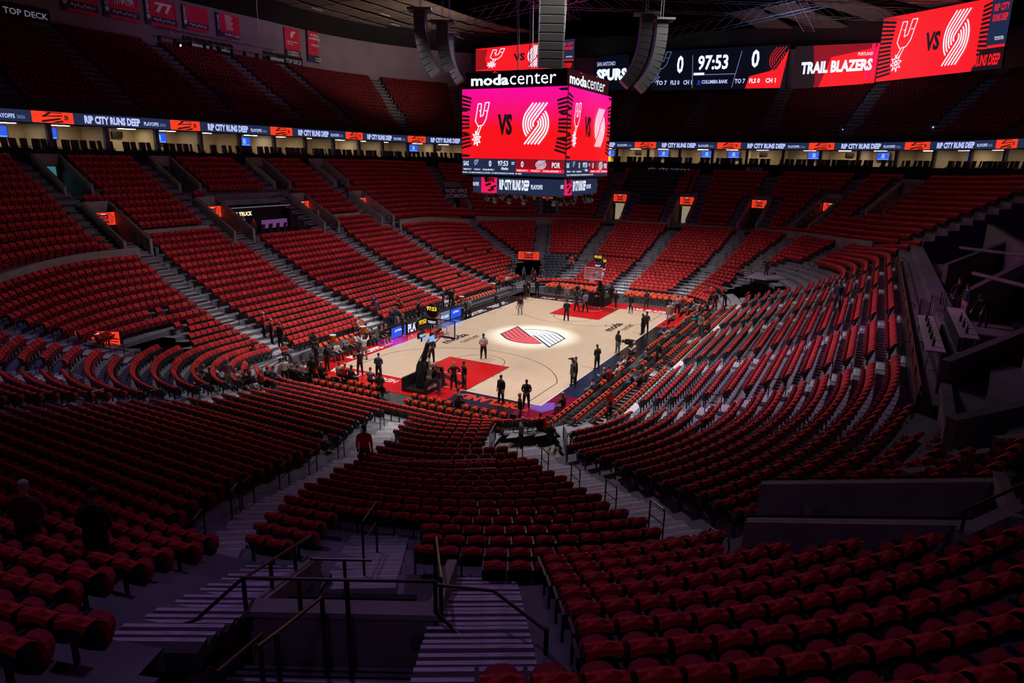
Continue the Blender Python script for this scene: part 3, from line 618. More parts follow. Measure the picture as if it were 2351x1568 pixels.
def ledsign(P,ang,w,h,label,group='red screens over the portals'):
    s=thing('led_sign',label,'sign',loc=P,rz=ang,group=None)
    mb=MB(); mb.box((0,.08,0),(w,.14,h),'black_paint'); mb.build('housing',s)
    pn=flatpanel((-w/2,0,-h/2),(w/2,0,-h/2),(w/2,0,h/2),(-w/2,0,h/2)); 
    pn.rect('screen',s,.02,.03,.98,.97,'e_orange',1)
    bl=[]
    for k in range(22):
        a=2*PI*k/22; ca,sa=math.cos(a),math.sin(a)
        r0,r1=.30,.52; da=.09
        bl.append([(.5+r0*math.cos(a-da)*.8,.5+r0*math.sin(a-da)*1.2),(.5+r1*math.cos(a-da)*.85,min(.95,max(.05,.5+r1*math.sin(a-da)*1.1))),(.5+r1*math.cos(a)*.85,min(.95,max(.05,.5+r1*math.sin(a)*1.1))),(.5+r0*math.cos(a)*.8,.5+r0*math.sin(a)*1.2)])
    pn.polys('burst',s,bl,'e_dark'); pn.rect('centre_field',s,.3,.2,.7,.8,'e_dark',1)
    pn.text('lettering',s,'RIP CITY',.34,.52,.66,.70,'e_orange'); pn.text('lettering',s,'RUNS DEEP',.32,.32,.68,.49,'e_orange'); pn.text('lettering',s,'TOYOTA',.40,.80,.60,.88,'e_white')
    return s
VN={'left':0,'far':0,'ltop':0}
for v in VOMS:
    x0,y0,x1,y1,hw,zf,kd=v
    if kd in('near','box','steps'): continue
    ang=math.atan2(y1-y0,x1-x0)
    if kd=='top':
        lab='upper left-hand concourse entrance with sloping walls, %s along the side'%ORD[VN['ltop']]; VN['ltop']+=1; portal(v,lab,False,'teal_glow' if x0<-10 else 'portal_grey')
    elif kd=='side':
        portal(v,'long concrete-walled entrance cutting through the seats on the right of the picture')
    else:
        if y0>20 and abs(x0)<20: side_='left'; lab='concourse entrance between concrete walls, %s along the left side'%ORD[VN['left']]; VN['left']+=1
        else: side_='far'; lab='concourse entrance between concrete walls, %s around the far end'%ORD[VN['far']]; VN['far']+=1
        portal(v,lab,door='cream_glow' if side_=='far' and VN['far'] in(1,2) else 'portal_grey')
        L=math.hypot(x1-x0,y1-y0); ux,uy=(x1-x0)/L,(y1-y0)/L
        ledsign((x1-ux*.75,y1-uy*.75,zf+3.05),ang-PI/2,1.9,1.05,('red and black screen over the %s entrance '%ORD[(VN['left'] if side_=='left' else VN['far'])-1])+('along the left side' if side_=='left' else 'around the far end'))
# parapets in front of the upper rows
def parapet(lv,j,pred,h0,h1,label,m='concrete'):
    A=front(lv,j); runs=[];cur=[]
    for i in list(range(len(A)))+[0]:
        x,y,z=A[i]
        if pred(x,y) and not any(inrect(x,y,v,.25,.6) for v in VOMS) and not any(inrect(x,y,a,.1,0) for a in AISLES if a[5]==lv and a[6]!=''): cur.append((x,y,z))
        else:
            if len(cur)>3: runs.append(cur)
            cur=[]
    for q,r in enumerate(runs):
        mb=MB(); 
        for (a,b) in zip(r[:-1],r[1:]):
            n=Vector((b[1]-a[1],-(b[0]-a[0]),0)).normalized()*.1; a=Vector(a);b=Vector(b)
            lo=Vector((0,0,h0));hi=Vector((0,0,h1))
            mb.add([a+n+lo,b+n+lo,b+n+hi,a+n+hi,a-n+lo,b-n+lo,b-n+hi,a-n+hi],[(0,1,2,3),(7,6,5,4),(3,2,6,7)],m)
        struct(mb.build('wall_parapet'))
parapet('U',0,lambda x,y:x>30,-.9,.45,'')
parapet('U',2,lambda x,y:y>20 and -4.9<x<14.3 and not(5.2<x<5.4),-.75,.25,'')
parapet('L',20,lambda x,y:y>20 and (x<-16 or 15.5<x<30),-.3,.95,'')
parapet('U',2,lambda x,y:y>20 and (-15.2<x<-5.6),-.75,.25,'')
# ================================================================ seats
def curvegrid(mb,fn,nu,nv,m):
    vs=[fn(i/nu,k/nv) for k in range(nv+1) for i in range(nu+1)]
    mb.add(vs,[(k*(nu+1)+i,k*(nu+1)+i+1,(k+1)*(nu+1)+i+1,(k+1)*(nu+1)+i) for k in range(nv) for i in range(nu)],m)
def seat_back(mb,red,w=.235):
    # front cushion
    def fr(u,v): 
        x=(u-.5)*2; return (x*w*(1-.06*v*v),.10+.16*v+.035*(1-x*x)-.02,.40+.44*v-(.025*x*x*v))
    def bk(u,v):
        x=(u-.5)*2; return (x*w*(1-.06*v*v),.16+.16*v+.03*(1-x*x),.36+.48*v-(.025*x*x*v))
    curvegrid(mb,fr,2,2,red); curvegrid(mb,lambda u,v:bk(1-u,v),2,2,'black_plastic')
    # edge
    for s in (0,1):
        a=[fr(s,0),fr(s,.5),fr(s,1),bk(s,1),bk(s,.5),bk(s,0)]; mb.add(a,[(0,1,4,5),(1,2,3,4)] if s==0 else [(5,4,1,0),(4,3,2,1)],'black_plastic')
def seat_towel(mb,m='red_towel',w=.225,short=True):
    # shirt draped over the top edge of the back
    ps=[(.07,.60),(.115,.75),(.20,.86),(.265,.88),(.325,.855),(.34,.76)] if short else [(.07,.60),(.115,.75),(.20,.865),(.275,.875),(.345,.80),(.35,.66)]
    vs=[]
    for k,(y,z) in enumerate(ps):
        for i,x in enumerate((-1,-.33,.4,1)):
            wob=.018*math.sin(3.1*i+1.7*k); vs.append((x*w*(1.0 if k not in(0,5) else .9+.05*i/3),y+(.02 if k>3 else -.02 if k<2 else 0)+wob*.4,z-.03*x*x+wob+(0.03 if k in(0,5) and i in(1,) else 0)))
    mb.add(vs,[(k*4+i,k*4+i+1,(k+1)*4+i+1,(k+1)*4+i) for k in range(5) for i in range(3)],m)
def seat_pan(mb,m,up=True):
    # tipped-up pan, rounded lid seen from above
    pr=[(-.20,0),(-.215,.16),(-.20,.25),(-.15,.32),(-.06,.36),(.06,.36),(.15,.32),(.20,.25),(.215,.16),(.20,0)]
    a=[(x,.0-.15*(z/.36),.36+z*.86) for x,z in pr]; b=[(x,.09-.12*(z/.36),.34+z*.86) for x,z in pr]
    n=len(pr); mb.add(a,[tuple(range(n))],m); mb.add(b,[tuple(range(n))[::-1]],m)
    mb.add(a+b,[(i,n+i,n+i+1,i+1) for i in range(n-1)],m)
def seat_arm(mb,s):
    mb.box((s*.25,.0,.60),(.045,.34,.035),'black_plastic'); mb.box((s*.25,.1,.32),(.035,.07,.56),'black_plastic')
def seat_full(red,pan,towel=None):
    mb=MB(); seat_back(mb,red); seat_pan(mb,pan); seat_arm(mb,1)
    if towel: seat_towel(mb,towel)
    return mb
def seat_small(red,pan):
    mb=MB()
    mb.add([(-.22,.08,.38),(.22,.08,.38),(.20,.22,.84),(-.20,.22,.84),(-.22,.17,.34),(.22,.17,.34),(.20,.29,.82),(-.20,.29,.82)],[(0,1,2,3)],red)
    mb.add([(-.22,.08,.38),(.22,.08,.38),(.20,.22,.84),(-.20,.22,.84),(-.22,.17,.34),(.22,.17,.34),(.20,.29,.82),(-.20,.29,.82)],[(5,4,7,6),(3,2,6,7),(0,3,7,4),(1,5,6,2)],'black_plastic')
    mb.box((0,0,.50),(.38,.09,.28),pan)
    return mb
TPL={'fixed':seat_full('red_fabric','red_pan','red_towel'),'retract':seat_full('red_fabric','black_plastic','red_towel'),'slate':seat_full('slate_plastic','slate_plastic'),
     'grey':seat_full('red_fabric','grey_plastic','red_towel'),'balcony':seat_small('shaded_red_fabric','shaded_red_fabric'),'blackup':seat_small('slate_plastic','black_plastic')}
def blocked(P,lv,j):
    x,y,z=P[:,0],P[:,1],P[:,2]
    b=np.zeros(len(P),bool)
    for a in AISLES:
        if a[5]==lv: b|=inrect(x,y,a,.30,.2)
    if lv!='B':
        for v in VOMS: b|=inrect(x,y,v,.55,.5)
        for v in VOMAIS: b|=inrect(x,y,v,.28,.1)
    if lv=='L':
        for t in TUN:
            b|=inrect(x,y,t,.3,.3)&(z<2.3)
        b|=(y<0)&(j<6)&(abs(x)<20.5)&(y<-10)
        b|=(y>0)&(j<3)&(abs(x)<20)&(y>9)
        b|=(y<-25.0)&(x>-26.5)&(x<22)
        b|=(j>=20)&(y>20)&((x<-16)|(x>15.5))&(x<29)&(j==20)
        # stage/truck box in the left stand
        b|=(y>26.4)&(x>-4.8)&(x<5.0)
        b|=(x>20)&(y<-11)&(x<36)&(z<3.6)&(y>-25)&(x+y*.9<17)   # dark corner behind the camera platform
    if lv=='U':
        b|=(y<-24)&(x>-30)&(x<26)
        b|=(y>20)&(x>-4.9)&(x<4.4)&(j<5)
        d=np.hypot(x-CP[0],y-CP[1]); b|=(d<3.5)
        b|=(j<2)&(y>20)&(abs(x)<16)
    if lv=='B':
        b|=~((x>-30)&((y>0)|(x>38)))
        b|=(j<5)&False
        for (bx,by) in BVOM: b|=(np.hypot(x-bx,y-by)<1.3)
    return b
# balcony aisles & portals (upper bowl)
BAIS=[]
for X in (-26,-16.5,-6.6,4.7,14.7,24): BAIS.append((X,37.6,X,50.8))
for ang,in ((40,),(23,)):
    pass
BAIS+=[(33.5,36.5,41,48.5),(41.5,31.5,53.5,42),(47.5,25,61,33),(54,13.5,69.5,15.5),(56,3,69.6,3.2),(56,-7.8,69.6,-8.6),(53.5,-17.5,66.5,-21.5),(48.5,-26.5,60,-34.5),(41,-34.0,49,-45)]
BVOM=[]
for a in BAIS:
    AISLES.append((*a,.55,'B','balcony'))
    L=math.hypot(a[2]-a[0],a[3]-a[1]); t=4.2/L; BVOM.append((a[0]+(a[2]-a[0])*t+.0,a[1]+(a[3]-a[1])*t))
build_stairs([(*a,.55,'B','balcony stairs, %s clockwise from the left edge'%ORD[i]) for i,a in enumerate(BAIS)])
SEATS=[]  # kind,x,y,z,angle(local +y outward),lv,row,block,index
def fill(lv,j,pitch=.515):
    A=front(lv,j);B=front(lv,j+1); Cn=A*.52+B*.48; Cn[:,2]=A[:,2]
    d=np.hypot(*(np.roll(Cn,-1,0)-Cn)[:,:2].T); s=np.concatenate([[0],np.cumsum(d)]); tot=s[-1]
    Cc=np.concatenate([Cn,Cn[:1]]); ss=np.arange(0,tot,.06)
    x=np.interp(ss,s,Cc[:,0]);y=np.interp(ss,s,Cc[:,1]);z=np.interp(ss,s,Cc[:,2])
    P=np.stack([x,y,z],1); bl=blocked(P,lv,j)
    idx=np.where(~bl)[0]
    if len(idx)==0: return
    cuts=np.where(np.diff(idx)>1)[0]; runs=np.split(idx,cuts+1)
    for bi,r in enumerate(runs):
        ln=(len(r)-1)*.06; n=int(ln/pitch)
        if n<1: continue
        off=(ln-n*pitch)/2
        for q in range(n):
            sp=ss[r[0]]+off+(q+.5)*pitch
            px=float(np.interp(sp,s,Cc[:,0]));py=float(np.interp(sp,s,Cc[:,1]));pz=float(np.interp(sp,s,Cc[:,2]))
            i=int(np.searchsorted(s,sp))-1; i=max(0,min(i,len(Cn)-1)); t=Cc[i+1]-Cc[i]
            ang=math.atan2(t[1],t[0])  # ccw tangent; outward = right of it
            if lv=='L':
                k='fixed' if j>=10+ (1 if abs(px)<18 else 0) else 'retract'
                if k=='retract' and py<-10 and abs(px)<19: k='grey'
                if k=='retract' and px>20 and 7.5<py<13.5: k='slate'
            elif lv=='U':
                k='fixed'
                if px>44 and 1.5<py<9.5: k='blackup'
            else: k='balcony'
            SEATS.append((k,px,py,pz,ang+PI,lv,j,bi,q))
for lv in ('L','U','B'):
    for j in range(ROWS[lv]): fill(lv,j)
random.seed(3)
# leave a few gaps where chairs were taken out
SEATS=[s for s in SEATS if not(s[5]=='L' and 5<s[6]<13 and random.random()<.012)]
camd=lambda s: math.dist((s[1],s[2],s[3]),CP)
def infront(s):
    v=Vector((s[1],s[2],s[3]+.6))-Vector(CP); d=v.dot(fw)
    if d<1: return False
    u=v.dot(rr)/d*FPX+1175.5; q=784-v.dot(uu)/d*FPX
    return -60<u<2411 and -60<q<1640
near=[s for s in SEATS if s[5]!='B' and infront(s)]
def split_near(kinds,n):
    c=[s for s in near if s[0] in kinds]; c.sort(key=camd); return c[:n]
IND=split_near(('fixed',),300)+split_near(('retract','grey'),300)
indset=set(id(s) for s in IND)
# prototypes with parts
def proto(kind):
    red,pan={'fixed':('red_fabric','red_pan'),'retract':('red_fabric','black_plastic'),'grey':('red_fabric','grey_plastic')}[kind]
    r=bpy.data.objects.new('arena_seat' if kind=='fixed' else 'bleacher_seat',None); COL.objects.link(r)
    mb=MB(); seat_back(mb,red); mb.build('backrest',r)
    mb=MB(); seat_pan(mb,pan); mb.build('seat_pan',r)
    mb=MB(); seat_arm(mb,1); mb.build('armrest',r)
    mb=MB(); seat_towel(mb); mb.build('draped_shirt',r)
    return r
PR={}
rowsize={}
used_lab={}
IND.sort(key=lambda s:(s[5],s[6],s[7],s[8]))
def section(s):
    x,y=s[1],s[2]
    if s[5]=='U':
        v=Vector((x-CP[0],y-CP[1])); lat=v.dot(Vector((rt.x,rt.y)))
        return 'block right of nearest entrance' if lat>-1.8 else 'block left of nearest entrance'
    if y<-12 and x>-22: return 'right-hand side stand'
    if x<-20 and y<-8: return 'corner block below the camera'
    if x<-20: return 'near end stand'
    return 'left-hand stand'
cnt={}
for s in IND:
    k=s[0]
    if k not in PR: PR[k]=proto(k); o=PR[k]
    else: o=dup(PR[k])
    o.location=(s[1],s[2],s[3]); o.rotation_euler=(0,0,s[4])
    sec=section(s); key=(s[5],s[6],sec); cnt[key]=cnt.get(key,0)+1
    kd='red tip-up seat' if k=='fixed' else 'black-panned seat'
    o['label']='%s %s along the %s row, %s'%(ordn(cnt[key]-1),kd,ordn(s[6]),sec)
    o['category']='seat'; o['group']='seats of the '+sec
def mass(name,tpl,items,label,group):
    if not items: return None
    V=np.array(tpl.v); nv=len(V); N=len(items)
    X=np.array([(s[1],s[2],s[3],s[4]) for s in items]); c=np.cos(X[:,3]);sn=np.sin(X[:,3])
    out=np.empty((N,nv,3)); out[:,:,0]=V[None,:,0]*c[:,None]-V[None,:,1]*sn[:,None]+X[:,0:1]; out[:,:,1]=V[None,:,0]*sn[:,None]+V[None,:,1]*c[:,None]+X[:,1:2]; out[:,:,2]=V[None,:,2]+X[:,2:3]
    lens=np.array([len(f) for f in tpl.f]); idx=np.concatenate([np.array(f) for f in tpl.f])
    loops=(idx[None,:]+(np.arange(N)*nv)[:,None]).ravel(); starts0=np.concatenate([[0],np.cumsum(lens)[:-1]]); starts=(starts0[None,:]+(np.arange(N)*len(idx))[:,None]).ravel()
    me=bpy.data.meshes.new(name); me.vertices.add(N*nv); me.vertices.foreach_set('co',out.ravel()); me.loops.add(len(loops)); me.loops.foreach_set('vertex_index',loops.astype(np.int32))
    me.polygons.add(len(starts)); me.polygons.foreach_set('loop_start',starts.astype(np.int32)); 
    me.polygons.foreach_set('material_index',np.tile(np.array(tpl.m),N).astype(np.int32))
    for m in tpl.mats: me.materials.append(MAT[m])
    me.update(calc_edges=True); me.validate()
    o=ob(name,me); tag(o,label,'seats',group,'stuff'); return o
rest=[s for s in SEATS if id(s) not in indset]
print('SEATS',len(SEATS),'rest',len(rest))
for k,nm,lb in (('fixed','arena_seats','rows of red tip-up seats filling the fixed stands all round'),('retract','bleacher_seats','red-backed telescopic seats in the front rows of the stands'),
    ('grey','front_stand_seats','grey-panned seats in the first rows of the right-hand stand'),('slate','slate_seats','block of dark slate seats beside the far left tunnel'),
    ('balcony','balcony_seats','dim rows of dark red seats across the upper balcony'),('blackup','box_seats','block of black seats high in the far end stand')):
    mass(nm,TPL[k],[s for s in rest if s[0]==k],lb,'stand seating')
# ================================================================ court
m_=.3048; CL,CW=47*m_,25*m_
court=thing('basketball_court','pale maple basketball court with red keys and swirl logo at its centre','court floor')
mb=MB(); mb.box((0,0,.006),(2*(CL+2.5),2*(CW+2.0),.012),'court_red'); apron=mb.build('apron',court)
mb=MB(); mb.box((0,0,.008),(2*CL,2*CW,.016),'wood'); mb.build('maple_floor',court)
ZC=[.0175]
def paint(name,polys,m,dz=.0006):
    ZC[0]+=dz; mb=MB()
    for p in polys: mb.add([(x,y,ZC[0]) for x,y in p],[tuple(range(len(p)))],m)
    return mb.build(name,court)
def R4(x0,y0,x1,y1): return [(x0,y0),(x1,y0),(x1,y1),(x0,y1)]
def arcstrip(cx,cy,r,a0,a1,wd,n=40):
    out=[]
    for i in range(n):
        a=math.radians(a0+(a1-a0)*i/n);b=math.radians(a0+(a1-a0)*(i+1)/n)
        out.append([(cx+(r-wd/2)*math.cos(a),cy+(r-wd/2)*math.sin(a)),(cx+(r+wd/2)*math.cos(a),cy+(r+wd/2)*math.sin(a)),(cx+(r+wd/2)*math.cos(b),cy+(r+wd/2)*math.sin(b)),(cx+(r-wd/2)*math.cos(b),cy+(r-wd/2)*math.sin(b))])
    return out
ZC[0]=.0125
# apron colours: black on the left far half, far left baseline, right middle; near right corner dark
paint('apron_black',[R4(-2.0,CW,CL+2.5,CW+2.0),R4(CL,1.2,CL+2.5,CW+2),R4(-CL-2.5,-CW-2.0,CL-5.5,-CW),R4(-CL-2.5,-CW-2,-CL,-2.3)],'court_black')
paint('apron_navy',[R4(-12.2,-CW-2.0,-2,-CW),R4(-CL-2.5,-5.0,-CL,-2.3)],'court_navy')
paint('apron_crimson',[R4(-CL-2.5,-CW-2.0,-CL,-CW+.9),R4(-CL-.2,-CW-2,-12.0,-CW-.0)],'court_crimson')
paint('apron_violet',[[(-CL-.9,-CW-.5),(-CL-.1,-CW-.9),(-CL+.9,-CW-.5),(-CL+.6,-CW-.05),(-CL-.05,-CW-.05),(-CL-.1,-CW+.7),(-CL-.8,-CW+.5)]],'court_violet')
paint('apron_magenta',[R4(-8.6,CW+.15,-6.2,CW+1.9)],'court_magenta')
paint('apron_blue_pad',[R4(-1.5,CW+.05,1.6,CW+1.0)],'court_blue')
ZC[0]=.0175
b=.05
paint('key',[R4(-CL,-8*m_,-CL+19*m_,8*m_)],'court_red'); paint('key',[R4(CL-19*m_,-8*m_,CL,8*m_)],'court_red')
# black diagonal bars in the keys
bars=[]
for k in range(2): bars.append([(-CL+.15+0.9*k,2.42),(-CL+.55+.9*k,2.42),(-CL+.55+.9*k-1.0+.0,-1.0+.6*k),(-CL+.15+.9*k-1.0+.4,-1.0+.6*k)])
bars=[[(-CL+1.6,2.4),(-CL+2.1,2.4),(-CL+.5,-.9),(-CL,-.9),],[(-CL+2.6,2.4),(-CL+3.1,2.4),(-CL+1.2,-1.6),(-CL+.7,-1.6)]]
for k in range(5): bars.append([(CL-.2-.35*k,1.7-.15*k),(CL-.05-.35*k,1.7-.15*k),(CL-.6-.35*k,-2.42),(CL-.75-.35*k,-2.42)])
paint('key_bars',bars,'court_black')
lines=[]
for sx in (-1,1):
    lines+=[R4(sx*(CL-19*m_)-.025,-8*m_,sx*(CL-19*m_)+.025,8*m_)]
    for sy in(-1,1): lines.append(R4(min(sx*CL,sx*(CL-19*m_)),sy*8*m_-.025,max(sx*CL,sx*(CL-19*m_)),sy*8*m_+.025)); lines.append(R4(min(sx*CL,sx*(CL-14*m_)),sy*22*m_-.025,max(sx*CL,sx*(CL-14*m_)),sy*22*m_+.025))
    hx=sx*(CL-5.25*m_)
    a=math.degrees(math.atan2(22*m_,CL-14*m_-(CL-5.25*m_)) )
    lines+=arcstrip(hx,0,23.75*m_,180 -68.2 if sx>0 else -68.2, 180+68.2 if sx>0 else 68.2,.05)
    lines+=arcstrip(sx*(CL-19*m_),0,6*m_,90 if sx>0 else -90,270 if sx>0 else 90,.05,24)
    for k in range(5):   # dashed inner half circle
        a0=(-80+34*k)+(0 if sx>0 else 180); lines+=arcstrip(sx*(CL-19*m_),0,6*m_,a0,a0+14,.045,3)
    for sy in(-1,1):
        for d in (7,8,11,14): lines.append(R4(sx*(CL-d*m_)-.025,sy*8*m_,sx*(CL-d*m_)+.025,sy*(8*m_+.18)))
paint('black_lines',lines,'court_black')
wl=[R4(-.02,-CW,.02,CW)]
for sx in (-1,1):
    wl+=arcstrip(sx*(CL-5.25*m_),0,4*m_,90 if sx>0 else -90,270 if sx>0 else 90,.05,20)
    wl.append(R4(sx*CL-.03,-CW,sx*CL+.03,CW)); wl.append(R4(-CL,sx*CW-.03,CL,sx*CW+.03))
paint('white_lines',wl,'court_white')
paint('hash_marks',[R4(-5.7,-CW,-5.64,-CW+1.0),R4(5.64,-CW,5.7,-CW+1),R4(5.64,CW-1,5.7,CW),R4(-5.7,CW-1,-5.64,CW)],'court_red')
# centre swirl logo: navy outline, red arm and white arm
def band(sg,r0,r1,V,mA,pad=0):
    o=[];i=[]
    for k in range(13):
        a=math.radians(225-90*k/12); o.append((r1*math.cos(a),r1*math.sin(a))); i.append((r0*math.cos(a),r0*math.sin(a)))
    for q,r in ((o,r1),(i,r0)):
        L=V-r*math.sin(math.radians(135)); q.append((q[-1][0]+L,V))
    ps=[[o[k],o[k+1],i[k+1],i[k]] for k in range(len(o)-1)]
    return [[(sg*x,sg*y) for x,y in p] for p in ps]
paint('swirl_outline',band(1,.12,2.38,2.62,0)+band(-1,.12,2.38,2.62,0),'court_navy')
for sg,m in ((1,'court_coral'),(-1,'court_white')):
    ps=[]
    for k in range(5):
        w=(2.26-.24)/5; ps+=band(sg,.24+w*k+.05,.24+w*(k+1)-.05,2.5,0)
    paint('swirl_bars',ps,m)
def courttext(t,ox,oy,ux,uy,w,h,m,bold=.02,skew=0):
    """text whose baseline starts at (ox,oy) and runs along the unit vector (ux,uy)"""
    vs,fs=textpoly(t,bold); ZC[0]+=.0006; mb=MB()
    mb.add([(ox+ux*(w*x+skew*h*y)-uy*h*y,oy+uy*(w*x+skew*h*y)+ux*h*y,ZC[0]) for x,y in vs],fs,m); return mb.build('floor_lettering',court)
# moda center marks read from the near-right corner of the hall (baseline toward +x / -y)
for ox,oy in ((-5.6,4.55),(5.0,-4.95)):
    courttext('moda',ox,oy,1,0,3.3,.85,'court_black',.03); courttext('center',ox+.9,oy-.95,1,0,2.6,.55,'court_black',.0)
    ZC[0]+=.0004; paint('roof_mark',[[(ox+1.5,oy+1.0),(ox+1.85,oy+1.3),(ox+2.2,oy+1.0),(ox+1.85,oy+1.12)]],'court_magenta')
ZC[0]=.0165
courttext('TRAIL BLAZERS',CL+.28,-2.9,0,-1,4.6,.85,'court_white',.05)
courttext('PORTLAND',-CL-.38,-7.3,0,1,4.7,.9,'court_orange',.05)
courttext('RIP CITY',CL+.5,6.4,0,-1,4.2,.75,'court_white',.0)
courttext('DELTA',-CL-.5,5.0,0,1,2.6,.8,'court_white',.05); courttext('HEALTH',-CL-.5,2.2,0,1,2.2,.6,'court_white',.02)
courttext('PLAYOFFS',-12.6,CW+.35,1,0,3.6,.7,'court_white',.05); courttext('Presented by',-8.9+.0,CW+.5,1,0,1.2,.25,'court_white')
courttext('TISSOT',7.6,CW+.4,1,0,3.4,.7,'court_white',.03); courttext('PLAYOFFS',3.4,CW+.4,1,0,3.2,.7,'court_white',.03)
tag(court,None,None)
# ================================================================ baskets
def hoop(x,sx,lab,facing):
    r=thing('basketball_hoop',lab,'basketball hoop',loc=(x,0,0),rz=0 if sx>0 else PI)
    # local: court toward -x ; board at x=-1.3
    mb=MB(); mb.box((.9,0,.12),(2.1,1.5,.2),'black_paint'); mb.build('base',r)
    mb=MB(); mb.slab([(-.15,-.85,0),(-.15,.85,0),(.02,.80,1.25),(.02,-.80,1.25)],.18,'black_cloth'); mb.box((.9,.83,.42),(2.1,.06,.84),'black_cloth'); mb.box((.9,-.83,.42),(2.1,.06,.84),'black_cloth'); pad=mb.build('base_padding',r)
    pn=flatpanel((-.17,.8,.1),(-.17,-.8,.1),(0.0,-.78,1.2),(0.0,.78,1.2))
    pn.text('lettering',r,'KIA' if sx>0 else 'coinbase',.28,.3,.72,.55,'white_paint',.03)
    pn=flatpanel((1.9,.865,.05),(-.1,.865,.05),(-.1,.865,.8),(1.9,.865,.8)); pn.text('lettering',r,'coinbase',.1,.3,.75,.7,'white_paint',.03)
    mb=MB(); mb.tube([(1.3,0,.2),(1.0,0,1.1),(.75,0,2.0),(.35,0,2.75),(-.4,0,3.25),(-1.1,0,3.4)],[.2,.19,.17,.15,.12,.09],'black_paint',8); mb.build('boom_arm',r)
    mb=MB()
    for y in (-.25,.25): mb.tube([(1.6,y,.2),(1.15,y,1.6),(.2,y*.8,2.6),(-1.0,y*.7,3.05)],.035,'black_paint',6)
    mb.box((.9,0,1.0),(.6,.55,1.5),'black_cloth',M=Matrix.Rotation(math.radians(-12),3,'Y')); mb.build('struts',r)
    mb=MB(); mb.box((.66,.30,1.5),(.05,.1,.9),'court_white'); mb.build('white_label',r)
    # backboard
    mb=MB(); mb.box((-1.3,0,3.43),(.03,1.80,1.04),'glass'); mb.build('glass_board',r)
    mb=MB()
    for (c,d) in (((-1.3,0,2.9),(.06,1.86,.05)),((-1.3,0,3.97),(.06,1.86,.05)),((-1.3,.92,3.43),(.06,.05,1.1)),((-1.3,-.92,3.43),(.06,.05,1.1))): mb.box(c,d,'white_paint' if sx>0 else 'black_cloth')
    mb.box((-1.3,0,2.87),(.1,1.86,.1),'black_cloth' if sx<0 else 'white_paint'); mb.build('board_frame',r)
    mb=MB()
    for s_ in (-1,1):
        for (c,d) in (((0,.30*s_,3.28),(.01,.05,.45)),): mb.box((-1.32,c[1],c[2]),d,'white_paint')
    for z in (3.06,3.50): mb.box((-1.32,0,z),(.01,.65,.05),'white_paint')
    mb.build('shooter_square',r)
    mb=MB(); mb.tube([(-1.3-.38+.23*math.cos(a),.23*math.sin(a),3.05) for a in [2*PI*k/20 for k in range(21)]],.012,'rim_orange',6); mb.box((-1.37,0,3.03),(.14,.14,.1),'rim_orange'); mb.build('rim',r)
    mb=MB(); n=12
    for k in range(n):
        a=2*PI*k/n; b_=2*PI*(k+.5)/n
        p=[(-1.68+.23*math.cos(a),.23*math.sin(a),3.04),(-1.68+.19*math.cos(b_),.19*math.sin(b_),2.9),(-1.68+.15*math.cos(a),.15*math.sin(a),2.75),(-1.68+.13*math.cos(b_),.13*math.sin(b_),2.6)]
        mb.tube(p,.008,'net_white',4); b_=2*PI*(k-.5)/n
        p=[(-1.68+.23*math.cos(a),.23*math.sin(a),3.04),(-1.68+.19*math.cos(b_),.19*math.sin(b_),2.9),(-1.68+.15*math.cos(a),.15*math.sin(a),2.75),(-1.68+.13*math.cos(b_),.13*math.sin(b_),2.6)]
        mb.tube(p,.008,'net_white',4)
    mb.build('net',r)
    mb=MB(); mb.box((-.6,.2,3.15),(.9,.05,.32),'court_red'); mb.box((-.6,-.2,3.15),(.9,.05,.32),'court_red'); mb.build('arm_pad',r)
    pn=flatpanel((-1.0,-.24,3.02),(-.2,-.24,3.02),(-.2,-.24,3.3),(-1.0,-.24,3.3)) ; pn.text('lettering',r,'State Farm',.1,.25,.9,.75,'white_paint')
    pn=flatpanel((-.2,.24,3.02),(-1.0,.24,3.02),(-1.0,.24,3.3),(-.2,.24,3.3)) ; pn.text('lettering',r,'State Farm',.1,.25,.9,.75,'white_paint')
    mb=MB(); mb.box((.35,-.32,3.15),(.5,.05,.34),'e_lightblue'); mb.box((.35,.32,3.15),(.5,.05,.34),'e_lightblue'); mb.build('small_screen',r)
    # shot clocks: one across the arm, one along it
    def clock(px,py,pz,an):
        c=bpy.data.objects.new('shot_clock',None); COL.objects.link(c); c.parent=r; c.location=(px,py,pz); c.rotation_euler=(0,0,an)
        mb=MB(); mb.tube([(0,.07,.0),(0,-.07,.0)],.47,'black_paint',24); mb.box((0,0,-.68),(.72,.1,.34),'black_paint'); mb.tube([(0,0,-.5),(0,0,-1.1)],.05,'black_paint'); mb.build('clock_body',c)
        mb=MB(); mb.tube([(.44*math.cos(a),-.09,.44*math.sin(a)) for a in [2*PI*k/28 for k in range(29)]],.012,'steel',4); mb.build('clock_ring',c)
        for sgn in (1,-1):
            q=[(-.36,-.09,.02),(.36,-.09,.02),(.36,-.09,.28),(-.36,-.09,.28)]
            if sgn<0: q=[(-x,-y,z) for x,y,z in q]
            pn=flatpanel(*q); pn.text('digits',c,'97:53',0,0,1,1,'e_yellow',.03)
            q=[(-.3,-.06,-.78),(.3,-.06,-.78),(.3,-.06,-.62),(-.3,-.06,-.62)]
            if sgn<0: q=[(-x,-y,z) for x,y,z in q]
            pn=flatpanel(*q); pn.text('lettering',c,'TISSOT',0,0,1,1,'e_white',.02)
    clock(-.2,0,4.75,PI/2 if sx<0 else -PI/2)
    clock(1.15,.1 if sx<0 else -.1,4.2,0 if sx<0 else 0)
    return r
hoop(CL+.1,1,'far basketball hoop with white-framed glass board and round shot clocks',0)
hoop(-CL-.1,-1,'near basketball hoop seen from behind, black padded boom and coinbase base',0)
